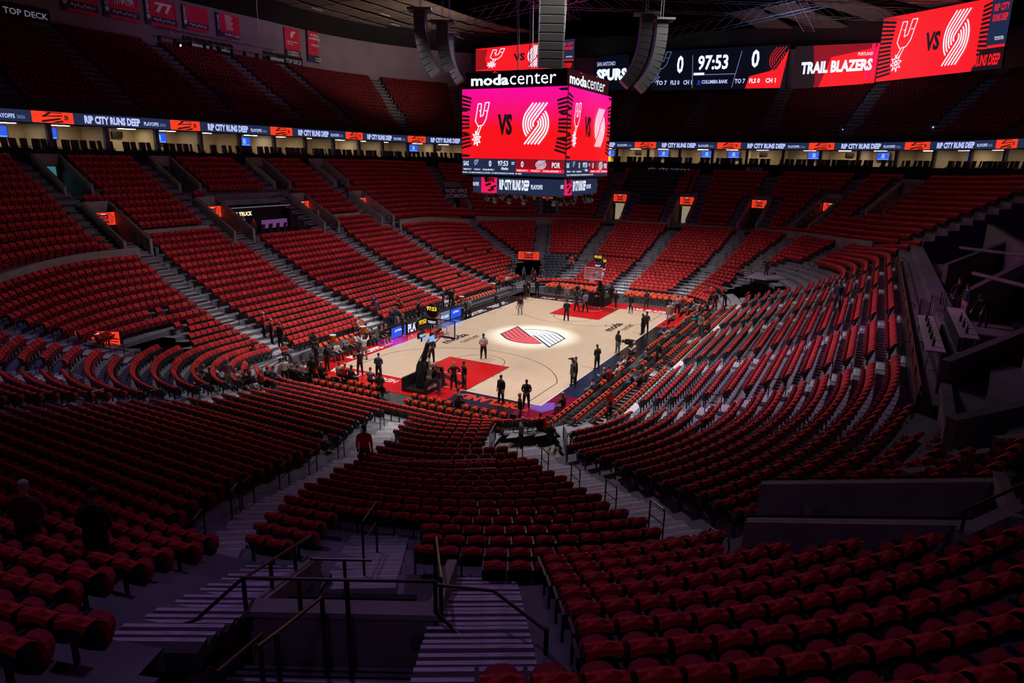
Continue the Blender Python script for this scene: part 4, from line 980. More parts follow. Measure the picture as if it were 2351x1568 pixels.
# ================================================================ scorer table, boards, benches
def board(x0,x1,y,z0,z1,m,texts,lab,nm='courtside_led_board'):
    r=thing(nm,lab,'advertising board',loc=((x0+x1)/2,y,0))
    w=x1-x0; mb=MB(); mb.box((0,.12,(z0+z1)/2),(w,.2,z1-z0),'black_paint'); mb.box((0,.3,z1+.01),(w,.5,.04),'black_paint'); mb.build('cabinet',r)
    pn=flatpanel((-w/2,.01,z0+.03),(w/2,.01,z0+.03),(w/2,.01,z1-.03),(-w/2,.01,z1-.03)); pn.rect('screen',r,.01,.0,.99,1,m,1)
    for t,a0,b0,a1,b1,mm in texts: pn.text('lettering',r,t,a0,b0,a1,b1,mm,.03)
    return r
board(-6.9,-5.0,CW+1.35,.02,.92,'e_blue',[('prime',.25,.5,.75,.8,'e_white')],'blue courtside screen reading prime at the left end of the scorer table')
board(-4.95,-.75,CW+1.25,.02,.95,'e_navy',[('PLAY IN WEST',.02,.1,.98,.9,'e_white')],'navy courtside screen with big white lettering in front of the scorer table')
board(-.7,1.35,CW+1.25,.02,.95,'e_greyblue',[('PORTLAND',.1,.3,.9,.6,'e_white')],'pale blue courtside screen right of the wooden console')
board(1.4,3.1,CW+1.2,.02,.92,'e_blue',[('prime',.25,.5,.75,.8,'e_white')],'blue courtside screen reading prime at the right end of the table')
r=thing('scorer_console','grey console with pink acrylic front between the courtside screens','console',loc=(-1.7,CW+1.0,0))
mb=MB(); mb.box((0,0,.55),(1.3,.8,1.1),'portal_grey'); mb.build('cabinet',r)
mb=MB(); mb.box((0,-.42,.6),(.95,.03,.8),'pink_acrylic'); mb.build('front_panel',r)
mb=MB(); 
for k in range(4): mb.box((-.5+.33*k,.1,1.16),(.2,.16,.1),'black_paint')
mb.build('equipment',r)
# ---- folding chairs
def chair_mb(m='black_plastic',towel=True):
    mb=MB()
    mb.box((0,0,.45),(.42,.40,.05),m)
    mb.add([(-.21,.18,.52),(.21,.18,.52),(.20,.27,.86),(-.20,.27,.86),(-.21,.22,.52),(.21,.22,.52),(.20,.31,.86),(-.20,.31,.86)],[(0,1,2,3),(5,4,7,6),(3,2,6,7),(0,3,7,4),(1,5,6,2),(0,4,5,1)],m)
    for s in(-1,1):
        mb.tube([(s*.21,-.2,0),(s*.21,.26,.84)],.014,'steel',4,False); mb.tube([(s*.21,.24,0),(s*.21,-.16,.44)],.014,'steel',4,False)
    if towel: seat_towel(mb,'orange_towel',.2,False)
    return mb
CHM=chair_mb().mesh('folding_chair'); CHB=chair_mb('black_plastic',False).mesh('folding_chair'); CHG=chair_mb('grey_plastic',False).mesh('folding_chair')
CHAIRS=[]
occupied=[(q[0],q[1]) for q in SIT]+[(q[0],q[1]) for q in PEOPLE]
def chairrow(x0,y0,x1,y1,ang,z,kind,grp,skip=()):
    L=math.hypot(x1-x0,y1-y0); n=int(L/.56)
    for k in range(n):
        t=(k+.5)/n; x=x0+(x1-x0)*t; y=y0+(y1-y0)*t
        if any(a<=t<=b for a,b in skip): continue
        if any(math.hypot(x-a,y-b)<.42 for a,b in occupied) and kind is CHM: kk=CHB
        else: kk=kind
        CHAIRS.append((x,y,z,ang,kk,grp,k))
# deck for right floor rows: low platforms
for q,y in enumerate((-9.75,-10.75,-11.75,-12.6)):
    z=.0+.12*q if q else .02
    mb=MB(); mb.box((0,y-.1,z/2+.01),(37,1.0,z+.02),'deck_black'); struct(mb.build('floor_platform'))
    chairrow(-18.0+.5*q,y,17.2,y,PI,z+.025,CHM,ORD[q]+' right-hand courtside row',skip=((.30,.335),(.57,.60)) if q else ((.38,.47),))
for q,x in enumerate((-18.1,-19.0,-19.9)):
    chairrow(x,8.0-1.0*q,x,-8.2,PI/2,.02,CHM,ORD[q]+' near baseline row',skip=((.45,.56),))
for q,x in enumerate((18.2,19.0,19.8)):
    chairrow(x,-8.5,x,-1.4,-PI/2,.02,CHM,ORD[q]+' far baseline row, right part'); chairrow(x,1.4,x,7.6,-PI/2,.02,CHM,ORD[q]+' far baseline row, left part')
chairrow(-14.5,CW+1.9,-7.4,CW+1.9,0,.02,CHG,'home bench'); chairrow(-14.0,CW+2.7,-7.8,CW+2.7,0,.02,CHM,'row behind the home bench')
chairrow(3.5,CW+1.9,14.0,CW+1.9,0,.02,CHG,'visitor bench'); chairrow(3.5,CW+2.7,12.5,CW+2.7,0,.02,CHM,'row behind the visitor bench')
chairrow(-6.8,CW+2.6,3.2,CW+2.6,0,.02,CHB,'scorer table seats'); chairrow(-17.5,CW+2.4,-15.0,CW+1.2,.4,.02,CHB,'bench end chairs')
for q,(x,y) in enumerate(((-23.6,10.5),(-22.8,10.2),(-22.0,9.8))): pass
CHAIRS.sort(key=lambda c:math.dist(c[:3],CP))
for i,(x,y,z,a,k,g,n) in enumerate(CHAIRS):
    if i<300:
        o=ob('folding_chair',k,None,(x,y,z),a); ds={CHM:'black folding chair under a red shirt',CHB:'plain black folding chair',CHG:'grey-seated bench chair'}[k]
        tag(o,'%s, %s in the %s'%(ds,ordn(n),g),'chair',g)
tpl=chair_mb(); restc=[('x',c[0],c[1],c[2],c[3]) for c in CHAIRS[300:] if c[4] is CHM]; restb=[('x',c[0],c[1],c[2],c[3]) for c in CHAIRS[300:] if c[4] is not CHM]
mass('folding_chairs',tpl,restc,'farther folding chairs with red shirts around the court','courtside chairs')
mass('folding_chairs',chair_mb('grey_plastic',False),restb,'farther plain bench chairs along the left sideline','courtside chairs')
# coolers
for x,y,z,l in ((-12.1,CW+2.6,.9,'near the home bench end'),(-8.9,CW+2.5,.9,'behind the seated home players'),(5.3,CW+2.5,.9,'behind the visitor bench, scorer table side'),(12.6,CW+3.2,1.0,'at the far end of the visitor bench')):
    r=thing('drink_cooler','orange drink cooler with white lid '+l,'cooler',loc=(x,y,z-.9))
    mb=MB(); mb.box((0,0,.42),(.6,.6,.84),'black_cloth'); mb.build('stand',r)
    mb=MB(); mb.lathe((0,0,.85),[(0,0),(.2,0),(.23,.45),(0,.45)],'cooler_orange'); mb.build('body',r)
    mb=MB(); mb.lathe((0,0,1.30),[(0,0),(.245,0),(.245,.06),(0,.08)],'cone_white'); mb.build('lid',r)
# ================================================================ people
SKIN={'light':(.52,.30,.21),'mid':(.30,.16,.10),'dark':(.075,.038,.025)}
CLO={'black':(.012,.012,.014),'white':(.62,.60,.60),'darkgreen':(.022,.030,.024),'darkgrey':(.045,.048,.05),'navy':(.022,.035,.08),'grey':(.15,.15,.15),'greyl':(.42,.42,.42),'pinkgrey':(.36,.29,.27),
 'bluegrey':(.16,.22,.30),'redb':(.50,.02,.02),'redh':(.85,.02,.012),'maroon':(.10,.02,.03),'cream':(.55,.48,.36),'blue':(.10,.17,.30),'brown':(.16,.10,.06),'tan':(.40,.30,.20),'plaid':(.28,.17,.17),'teal':(.03,.28,.30),
 'greyvest':(.22,.23,.24),'shortsblack':(.02,.012,.014)}
HAIR={'blackhair':(.008,.007,.007),'brownhair':(.07,.04,.025),'longbrown':(.07,.035,.022),'longblonde':(.40,.26,.12),'blondehair':(.42,.30,.17),'greyhair':(.45,.44,.43),'blackcap':(.010,.010,.010),'redcap':(.5,.02,.02),'bald':None}
for k,v in SKIN.items(): mat('skin_'+k,v,.55)
for k,v in CLO.items(): mat('cloth_'+k,v,.85,noise=.12 if k!='plaid' else .4,nscale=14)
for k,v in HAIR.items():
    if v: mat('hair_'+k,v,.7,noise=.15,nscale=20)
mat('shoe_white',(.6,.6,.62),.6); mat('shoe_dark',(.02,.02,.02),.5); mat('shoe_pink',(.7,.2,.5),.5); mat('eye_dark',(.01,.01,.01),.3); mat('lip',(.28,.10,.09),.5)
def limb(p,d,l):
    d=Vector(d).normalized(); return Vector(p)+d*l
def skeleton(pose):
    """joints, facing +x, z up, height about 1.78 m; returns joints dict and bone list"""
    J={}; lean=0; hip=.93; sit=pose.startswith('sit')
    if sit: hip=.50
    J['pelvis']=Vector((0,0,hip))
    bend={'bend':Vector((.75,0,.66))}.get(pose,Vector((.12,0,1)) if sit else Vector((.02,0,1))).normalized()
    J['waist']=J['pelvis']+bend*.16; J['chest']=J['pelvis']+bend*.36; J['neck']=J['pelvis']+bend*.54
    hd=(bend+Vector((.12 if pose!='bend' else .2,0,.1))).normalized() if pose not in('hold','hands') else (bend+Vector((.30,0,0))).normalized()
    J['head0']=J['neck']+hd*.07; J['head']=J['neck']+hd*.20; J['headtop']=J['neck']+hd*.285
    sidev=Vector((0,1,0))
    for s,n in ((1,'l'),(-1,'r')):
        sh=J['neck']-bend*.055+sidev*s*.20; J['sh'+n]=sh
        hp=J['pelvis']+Vector((0,s*.095,-.02)); J['hip'+n]=hp
        if sit:
            kn=hp+Vector((.43,s*.06,.0)); an=kn+Vector((.06,s*.02,-.42)); 
        elif pose=='walk':
            kn=limb(hp,(.25*s,.02*s,-1),.44); an=limb(kn,(-.35 if s<0 else .05,0,-1),.43)
            if s>0: an=limb(kn,(.12,0,-1),.43)
        elif pose=='bend': kn=limb(hp,(.15,s*.08,-1),.44); an=limb(kn,(-.12,0,-1),.43)
        else: kn=limb(hp,(.03,s*.10,-1),.44); an=limb(kn,(-.03,s*.05,-1),.43)
        J['kn'+n]=kn; J['an'+n]=an; J['toe'+n]=Vector((an.x+.17,an.y+s*.04,max(an.z-.055,.03) if not sit else an.z-.05)); J['heel'+n]=Vector((an.x-.04,an.y,J['toe'+n].z))
        # arms
        if pose in('stand','walk'): e=limb(sh,(-.05+(.25*-s if pose=='walk' else 0),s*.16,-1),.29); h=limb(e,(.22+(.25*-s if pose=='walk' else 0),s*.02,-1),.25)
        elif pose=='hands': e=limb(sh,(.0,s*.22,-1),.29); h=limb(e,(.62,-s*.62,-.55),.26)
        elif pose=='fold': e=limb(sh,(.12,s*.2,-1),.28); h=limb(e,(.6,-s*1.0,.2),.25)
        elif pose=='hold': e=limb(sh,(.1,s*.25,-1),.29); h=limb(e,(.9,-s*.42,-.05),.25)
        elif pose=='hips': e=limb(sh,(-.25,s*.75,-.85),.29); h=limb(e,(.30,-s*.75,-.55),.25)
        elif pose=='armsup': e=limb(sh,(.75,s*.15,.35),.29); h=limb(e,(.35,-s*.2,.95),.25)
        elif pose=='camera': e=limb(sh,(.55,s*.45,-.45),.28); h=limb(e,(.35,-s*.45,.85),.25)
        elif pose=='bend': e=limb(sh,(.45,s*.1,-1),.29); h=limb(e,(.6,0,-.8),.25)
        elif pose=='sit': e=limb(sh,(.2,s*.15,-1),.28); h=limb(e,(.9,-s*.15,-.25),.25)
        elif pose=='sitlean': e=limb(sh,(.5,s*.15,-.85),.28); h=limb(e,(.75,-s*.5,.25),.25)
        else: e=limb(sh,(0,s*.2,-1),.29); h=limb(e,(.2,0,-1),.25)
        J['el'+n]=e; J['wr'+n]=h
    return J
def person_mesh(pose,long_hair=False,detail=1):
    J=skeleton(pose); vid={}; vs=[]; rad=[]; lab=[]; ed=[]
    def V(k,p,r,l): vid[k]=len(vs); vs.append(Vector(p)); rad.append(r); lab.append(l)
    V('pelvis',J['pelvis'],(.185,.13),'legs'); V('waist',J['waist'],(.18,.13),'top'); V('chest',J['chest'],(.205,.14),'top'); V('ub',J['neck']-(J['neck']-J['chest'])*.30,(.155,.11),'top'); V('neck',J['neck']+(J['head0']-J['neck'])*.3,(.058,.055),'skin')
    V('head0',J['head0']+(J['head']-J['head0'])*.25,(.062,.075),'skin'); V('head',J['head'],(.085,.102),'skin'); V('headtop',J['headtop']-(J['headtop']-J['head'])*.25,(.062,.078),'hair')
    ed+=[('pelvis','waist'),('waist','chest'),('chest','ub'),('ub','neck'),('neck','head0'),('head0','head'),('head','headtop')]
    for n in 'lr':
        V('sh'+n,J['sh'+n],(.082,.08),'top'); V('um'+n,(J['sh'+n]+J['el'+n])/2,(.068,.066),'top'); V('el'+n,J['el'+n],(.056,.056),'top'); V('fm'+n,J['el'+n]*.55+J['wr'+n]*.45,(.052,.05),'sleeve'); V('wr'+n,J['wr'+n],(.034,.034),'skin')
        hd=(J['wr'+n]-J['el'+n]).normalized(); V('pa'+n,J['wr'+n]+hd*.07,(.036,.026),'skin')
        ed+=[('ub','sh'+n),('sh'+n,'um'+n),('um'+n,'el'+n),('el'+n,'fm'+n),('fm'+n,'wr'+n),('wr'+n,'pa'+n)]
        side=hd.cross(Vector((1,0,.2))).normalized()
        if side.length<.1: side=Vector((0,1,0))
        for q in range(4):
            L=(.065,.078,.072,.055)[q]; o=(q-1.5)*.017
            b=J['wr'+n]+hd*.095+side*o; curl=Vector((.25,0,-.1)) if pose!='hold' else Vector((0,(-1 if n=='l' else 1)*.6,0))
            V('f%s%d'%(n,q),b+hd*L*.5+curl*.01,(.0085,.0085),'skin'); V('g%s%d'%(n,q),b+hd*L*.9+curl*.04,(.007,.007),'skin')
            ed+=[('pa'+n,'f%s%d'%(n,q)),('f%s%d'%(n,q),'g%s%d'%(n,q))]
        V('th'+n,J['wr'+n]+hd*.05+side*.048,(.010,.010),'skin'); V('ti'+n,J['wr'+n]+hd*.09+side*.062,(.008,.008),'skin'); ed+=[('pa'+n,'th'+n),('th'+n,'ti'+n)]
        V('hip'+n,J['hip'+n]+Vector((0,0,-.05)) if not pose.startswith('sit') else J['hip'+n]+Vector((.08,0,0)),(.125,.12),'legs'); V('tm'+n,(J['hip'+n]+J['kn'+n])/2,(.108,.105),'legs'); V('kn'+n,J['kn'+n],(.08,.08),'legs'); V('cm'+n,J['kn'+n]*.6+J['an'+n]*.4,(.074,.072),'shin'); V('an'+n,J['an'+n],(.056,.056),'shin')
        V('ft'+n,J['an'+n]*.25+J['toe'+n]*.75+Vector((-.03,0,-.0)),(.052,.042),'shoe'); V('to'+n,J['toe'+n],(.036,.026),'shoe'); V('he'+n,J['heel'+n],(.038,.034),'shoe')
        ed+=[('pelvis','hip'+n),('hip'+n,'tm'+n),('tm'+n,'kn'+n),('kn'+n,'cm'+n),('cm'+n,'an'+n),('an'+n,'ft'+n),('ft'+n,'to'+n),('an'+n,'he'+n)]
    me=bpy.data.meshes.new('t'); me.from_pydata(vs,[(vid[a],vid[b]) for a,b in ed],[])
    o=bpy.data.objects.new('t',me); COL.objects.link(o)
    md=o.modifiers.new('s','SKIN'); md.use_smooth_shade=True
    for i,sv in enumerate(me.skin_vertices[0].data): sv.radius=rad[i]; sv.use_root=(i==0)
    sb=o.modifiers.new('u','SUBSURF'); sb.levels=1
    dg=bpy.context.evaluated_depsgraph_get(); m2=bpy.data.meshes.new_from_object(o.evaluated_get(dg))
    bpy.data.objects.remove(o)
    # face features: nose, ears, eyes, mouth, hair cap
    bm=bmesh.new(); bm.from_mesh(m2)
    P=[np.array(v) for v in vs]; segs=[(vs[vid[a]],vs[vid[b]],lab[vid[a]],lab[vid[b]]) for a,b in ed]
    A=np.array([s[0] for s in segs]);B=np.array([s[1] for s in segs]); AB=B-A; LL=(AB*AB).sum(1)
    names=['skin','hair','top','legs','sleeve','shin','shoe','eye','lip']
    H=np.array(J['head']); hdir=(J['headtop']-J['head']).normalized(); fdir=Vector((1,0,0))-hdir*hdir.x; fdir.normalize(); sdir=hdir.cross(fdir)
    nk=np.array(J['neck'])
    for f in bm.faces:
        c=np.array(f.calc_center_median()); t=np.clip(((c-A)*AB).sum(1)/LL,0,1); d=np.linalg.norm(A+AB*t[:,None]-c,axis=1); i=int(d.argmin())
        l=segs[i][2] if t[i]<.5 else segs[i][3]
        rel=Vector(c-H); up_=rel.dot(hdir); fr=rel.dot(fdir)
        if np.linalg.norm(c-H)<.17 and up_>-.12:
            l='hair' if (up_>.055 or (fr<-.015 and up_>-.05) ) else 'skin'
        elif l=='skin' and Vector(c-nk).dot(hdir)<.01 and abs(c[1])<.12 and np.linalg.norm(c-nk)<.2: l='top'
        f.material_index=names.index(l); f.smooth=True
    def blob(c,r,sc,mi,n=8,k=5):
        mt=Matrix.Translation(c)@Matrix((fdir,sdir,hdir)).transposed().to_4x4()@Matrix.Diagonal((*sc,1))
        g=bmesh.ops.create_uvsphere(bm,u_segments=n,v_segments=k,radius=r,matrix=mt)
        for v in g['verts']:
            for f in v.link_faces: f.material_index=mi; f.smooth=True
    hc=J['head']
    blob(hc+fdir*.105-hdir*.012,.016,(1,.8,1.5),0)
    for s in(-1,1):
        blob(hc+sdir*s*.088-hdir*.01,.022,(.8,.4,1.3),0); blob(hc+fdir*.092+sdir*s*.032+hdir*.018,.010,(.6,1,.7),7,6,4)
    blob(hc+fdir*.094-hdir*.052,.016,(.5,1.5,.45),8,6,4)
    blob(hc+hdir*.05-fdir*.014,.098,(1.02,.86,.80),1,12,8)
    if long_hair:
        blob(hc-fdir*.075-hdir*.10,.075,(.7,1.0,2.4),1,10,8)
    bm.to_mesh(m2); bm.free(); return m2,J,names
PM={}
def person(x,y,z,pose,top,legs,hair,skin,face,label,cat='person',grp=None,h=1.0):
    lh=hair.startswith('long'); key=(pose,lh)
    if key not in PM: PM[key]=person_mesh(pose,lh)
    me,J,names=PM[key]
    r=thing('person',label,cat,loc=(x,y,z),rz=math.radians(face),group=grp)
    m=me.copy(); idx=[0]*len(m.polygons); m.polygons.foreach_get('material_index',idx); m.materials.clear()
    hm='skin_'+skin if hair=='bald' else 'hair_'+hair
    short=legs.startswith('shorts'); shortsl=top=='white' and pose=='hold'
    for n in names:
        mm={'skin':'skin_'+skin,'hair':hm,'top':'cloth_'+top,'legs':'cloth_'+legs,'sleeve':'skin_'+skin if (pose in('hold',) or top in('redb',)) else 'cloth_'+top,'shin':'skin_'+skin if short else 'cloth_'+legs,
            'shoe':'shoe_white' if (short or top in('white','black') and pose in('walk','fold','hold')) else 'shoe_dark','eye':'eye_dark','lip':'lip'}[n]
        m.materials.append(MAT[mm])
    m.polygons.foreach_set('material_index',idx); o=ob('body',m,r); o.scale=(h,h,h)
    return r,J
for i,q in enumerate(PEOPLE):
    x,y,z,pose,top,legs,hair,skin,face,label=q
    tall=1.10 if 'player' in label else (1.04 if 'tall' in label else 1.0)
    r,J=person(x,y,z,pose,top,legs,hair,skin,face,label,h=tall)
    if pose=='hold':
        b=(J['wrl']+J['wrr'])/2*tall+Vector((.10,0,0)); a=math.radians(face)
        mb=MB(); mb.sphere((0,0,0),.12,'ball',16,10); o=mb.build('basketball',None,True,(x+b.x*math.cos(a)-b.y*math.sin(a),y+b.x*math.sin(a)+b.y*math.cos(a),z+b.z)); tag(o,'basketball held by the '+' '.join(label.split()[:9]),'ball')
    if pose=='camera':
        b=J['head']+Vector((.22,0,-.02)); mb=MB(); mb.box((b.x,b.y,b.z),(.18,.16,.12),'black_paint'); mb.tube([(b.x+.08,b.y,b.z),(b.x+.26,b.y,b.z)],.05,'black_paint',10)
        o=mb.build('camera',None,False,(x,y,z),math.radians(face)); tag(o,'black camera held up by the '+' '.join(label.split()[:8]),'camera')
REG=[]
hs=['brownhair','blackhair','blondehair','greyhair','longbrown','redcap','bald','longblonde']
sk=['light','light','mid','light','light','dark','light']
cntp={}
for i,(x,y,z,top,legs) in enumerate(SIT):
    if y>7.5 and x>-18.5: face=-90; reg='along the left sideline' if y<10.6 else 'in the left front rows'; zz=0
    elif y<-7.5 and x>-18: face=90; reg='in the right courtside rows'
    elif x<-17: face=0; reg='in the near left corner crowd' if y>3 else ('at the near baseline' if y>-6 else 'at the near right corner')
    else: face=180; reg='at the far baseline'
    if x>14 and y>9: reg='at the far left corner'; face=-120
    hair=hs[(i*5+i//3)%8]; skin=sk[(i*3)%7]; pose='sit' if i%2 else 'sitlean'
    hn={'brownhair':'brown hair','blackhair':'black hair','blondehair':'blond hair','greyhair':'grey hair','longbrown':'long brown hair','redcap':'a red cap','bald':'a bald head','longblonde':'long blond hair'}[hair]
    tn={'redb':'red','redh':'bright red','greyl':'light grey','pinkgrey':'dusty pink','bluegrey':'blue grey','greyvest':'grey','darkgrey':'charcoal','darkgreen':'dark green','tan':'tan','plaid':'patterned'}.get(top,top)
    c=cntp.get(reg,0); cntp[reg]=c+1
    person(x-.12*math.cos(math.radians(face)),y-.12*math.sin(math.radians(face)),z,pose,top,legs,hair,skin,face+random.uniform(-15,15),'seated person, %s top, %s, %s %s'%(tn,hn,ordn(c),reg),grp=None)
# ================================================================ suites, ribbon, balcony front, walls
def contour(off):
    q=quadrant('R',off); a=q.copy(); b=q[::-1][1:].copy(); b[:,0]*=-1; c=q[1:].copy(); c[:,:2]*=-1; d=q[::-1][1:-1].copy(); d[:,1]*=-1
    P=np.concatenate([a,b,c,d])[:,:2]; P=np.concatenate([P,P[:1]])
    s=np.concatenate([[0],np.cumsum(np.hypot(*np.diff(P,axis=0).T))]); return P,s
# arc-length walk on the ribbon line, from the right end of the view (far right corner) round to the near left
P0,S0=contour(0); TOT=S0[-1]
def at_s(off,s):
    """point on the offset contour matching arc length s of the ribbon line"""
    P,_=CT[off]; s=s%TOT; return np.array([np.interp(s,S0,P[:,0]),np.interp(s,S0,P[:,1])])
CT={}
for off in (-.35,-.3,0,.05,.1,.3,.5,.9,1.5,2.6,3.2,4.0,6.5,13.6,14.2,15.5): CT[off]=contour(off)
def srange():
    """visible stretch: x>-36 on the left side, whole far end, right side back to x=30"""
    keep=[i for i in range(len(P0)-1)]
    s_left=max(S0[i] for i in keep if P0[i][1]>0 and P0[i][0]>-34); s_right=min(S0[i] for i in keep if P0[i][1]<-20 and P0[i][0]>26)
    return s_right-TOT,s_left
SA,SB=srange()
def ringwall(name,off0,z0,off1,z1,m,sa=None,sb=None,step=1.2,parent=None,thick=0):
    sa=SA if sa is None else sa; sb=SB if sb is None else sb; n=max(1,int((sb-sa)/step)); mb=MB(); V=[];Fc=[]
    for i in range(n+1):
        s=sa+(sb-sa)*i/n; a=at_s(off0,s);b=at_s(off1,s); V+=[(a[0],a[1],z0),(b[0],b[1],z1)]
    for i in range(n): Fc.append((2*i,2*i+1,2*i+3,2*i+2))
    mb.add(V,Fc,m); return mb.build(name,parent)
st=lambda o:struct(o)
st(ringwall('wall_suite_front',-.3,12.3,-.3,13.95,'black_matte')); st(ringwall('floor_suites',-.3,13.55,6.5,13.55,'black_matte'))
st(ringwall('floor_suites',-.35,12.3,0,12.3,'black_matte'))
st(ringwall('wall_balcony_soffit',.05,16.0,6.5,16.0,'ceiling_black')); st(ringwall('wall_suite_back',4.0,13.5,4.0,16.0,'cream_wall'))
st(ringwall('wall_balcony_front',0,16.95,.1,17.75,'black_matte')); st(ringwall('wall_balcony_front',0,15.95,0,16.95,'black_matte'))
# partitions, lamps, screens of the suites
nS=int((SB-SA)/4.7); suiten=0
for i in range(nS+1):
    s=SA+(SB-SA)*i/nS; a=at_s(.5,s);b=at_s(4.0,s); an=math.atan2(b[1]-a[1],b[0]-a[0])
    c=(a+b)/2; mb=MB(); mb.box((0,0,1.22),(3.5,.16,2.45),'cream_wall'); mb.box((-1.75,0,1.22),(.35,.36,2.45),'portal_grey'); struct(mb.build('wall_partition',None,False,(c[0],c[1],13.55),an))
    if i==nS: continue
    s2=s+(SB-SA)/nS*.5; a=at_s(1.5,s2);b=at_s(4.0,s2); an=math.atan2(b[1]-a[1],b[0]-a[0])-PI/2
    def loc(x,y,z): return (a[0]+x*math.cos(an)-y*math.sin(an),a[1]+x*math.sin(an)+y*math.cos(an),13.55+z)
    side_='left side' if a[1]>20 and a[0]<30 else ('far end' if a[0]>30 and abs(a[1])<26 else 'corner')
    lab='%s suite counted from the right'%ordn(i)
    L_=thing('ceiling_lamp','small warm ceiling lamp in the '+lab,'lamp',loc=loc(.6*((i%3)-1),.6,2.40),rz=an,group='suite ceiling lamps')
    mb=MB(); mb.box((0,0,0),(1.5,.4,.05),'e_lamp'); mb.build('diffuser',L_); mb=MB(); mb.box((0,0,.03),(1.6,.5,.04),'cone_white'); mb.build('frame',L_)
    if i%2==0 or i%5==1:
        t=thing('television','blue-lit television on the back wall of the '+lab,'television',loc=loc(.9*((i%3)-1),2.0,1.75),rz=an)
        mb=MB(); mb.box((0,.05,0),(1.7,.07,1.0),'black_paint'); mb.build('frame',t); pn=flatpanel((-.8,0,-.45),(.8,0,-.45),(.8,0,.45),(-.8,0,.45)); pn.rect('screen',t,0,0,1,1,'e_blue',1)
        pn.polys('picture',t,[[(.35,.25),(.65,.25),(.6,.85),(.4,.85)],[(.05,.05),(.95,.05),(.95,.14),(.05,.14)]],'e_lightblue')
    else:
        t=thing('television','dark switched-off television in the '+lab,'television',loc=loc(.7*((i%3)-1),2.2,1.9),rz=an); mb=MB(); mb.box((0,0,0),(1.0,.08,.6),'black_paint'); mb.build('frame',t)
    if i%3==0:
        t=thing('framed_picture','small framed picture on the cream wall of the '+lab,'picture',loc=loc(-1.4,2.42,1.5),rz=an); mb=MB(); mb.box((0,0,0),(.5,.05,.6),'black_paint'); mb.box((0,-.03,0),(.4,.02,.5),'paper'); mb.build('frame',t)
    if i in(14,15): 
        t=thing('lit_shelf','orange backlit bottle shelf in the '+lab,'shelf',loc=loc(.3,2.3,1.2),rz=an); mb=MB(); mb.box((0,0,0),(1.6,.1,1.5),'e_amber')
        mb.build('glow_panel',t); mb=MB()
        for q in range(4): mb.box((0,-.1,-.6+.4*q),(1.6,.1,.03),'black_paint')
        mb.build('shelf_board',t)
# suite chairs: dark high-backed
def suite_chair():
    mb=MB(); mb.box((0,0,.45),(.5,.5,.12),'black_cloth'); mb.box((0,.24,.85),(.5,.09,.75),'banner_dark',M=Matrix.Rotation(-.15,3,'X')); mb.box((.27,0,.6),(.05,.45,.05),'black_paint'); mb.box((-.27,0,.6),(.05,.45,.05),'black_paint'); mb.box((0,0,.2),(.08,.08,.4),'black_paint'); return mb.mesh('suite_chair')
SCH=suite_chair(); random.seed(5); ns=0; s=SA; 
allc=[]
while s<SB:
    for off in (.3,1.5):
        if random.random()<.72: allc.append((s,off))
    s+=.78
allc.sort(key=lambda q:-q[0]); ns=0
for (s,off) in allc[:300]:
    a=at_s(off,s); b=at_s(4.0,s); an=math.atan2(b[1]-a[1],b[0]-a[0])-PI/2
    o=ob('suite_chair',SCH,None,(a[0],a[1],13.55),an+random.uniform(-.5,.5)); ns+=1
    tag(o,'%s dark high-backed suite chair along the balcony suites, %s row'%(ordn(ns-1),('front' if off<1 else 'second')),'chair','suite chairs')
# ribbon screen
rib=thing('ribbon_screen','long led ribbon screen wrapping the balcony front with repeated lettering','screen')
def ribf(sa,sb):
    def f(u,v,l):
        s=sa+(sb-sa)*(1-u); a=at_s(0,s); b=at_s(.5,s); d=(b-a)/np.hypot(*(b-a)); q=a-d*(l+.02); return (float(q[0]),float(q[1]),16.02+.92*v)
    return Panel(f,sb-sa,.92)
pn=ribf(SA,SB)
pn.rect('panel',rib,0,0,1,1,'e_navy',220)
per=12.3; n=int((SB-SA)/per)
offs=(SB-SA)-n*per
for i in range(n+1):
    sa=SB-(i+1)*per+3.2; sb=sa+per
    if sa<SA or sb>SB+1: continue
    p=ribf(sa,sb)
    p.text('lettering',rib,'RIP CITY RUNS DEEP',.05,.14,.46,.86,'e_blue_white',.05); p.text('lettering',rib,'PLAYOFFS',.49,.25,.61,.62,'e_blue_white',.03); p.text('lettering',rib,'2026',.62,.25,.67,.55,'e_greyblue',.03)
    p.rect('red_block',rib,.71,.02,.975,.98,'e_orange',10)
    p.polys('red_block_marks',rib,[[(.77,.05),(.89,.35),(.89,.48),(.77,.22)],[(.77,.55),(.82,.95),(.84,.95),(.79,.50)],[(.80,.62),(.905,.72),(.905,.62),(.80,.55)],[(.83,.1),(.905,.28),(.905,.12),(.86,.05)],[(.79,.9),(.90,.86),(.90,.93),(.80,.95)]],'e_dark')
    p.text('red_block_marks',rib,'SN',.915,.3,.94,.75,'e_dark',.05)
# wall behind balcony, soffit, ceilings
st(ringwall('wall_upper',13.6,24.9,13.6,30.9,'wall_purple')); st(ringwall('ceiling_soffit',13.6,30.9,6.5,33.0,'ceiling_black'))
mb=MB(); mb.box((8,0,40.1),(190,150,.2),'ceiling_black'); struct(mb.build('ceiling'))
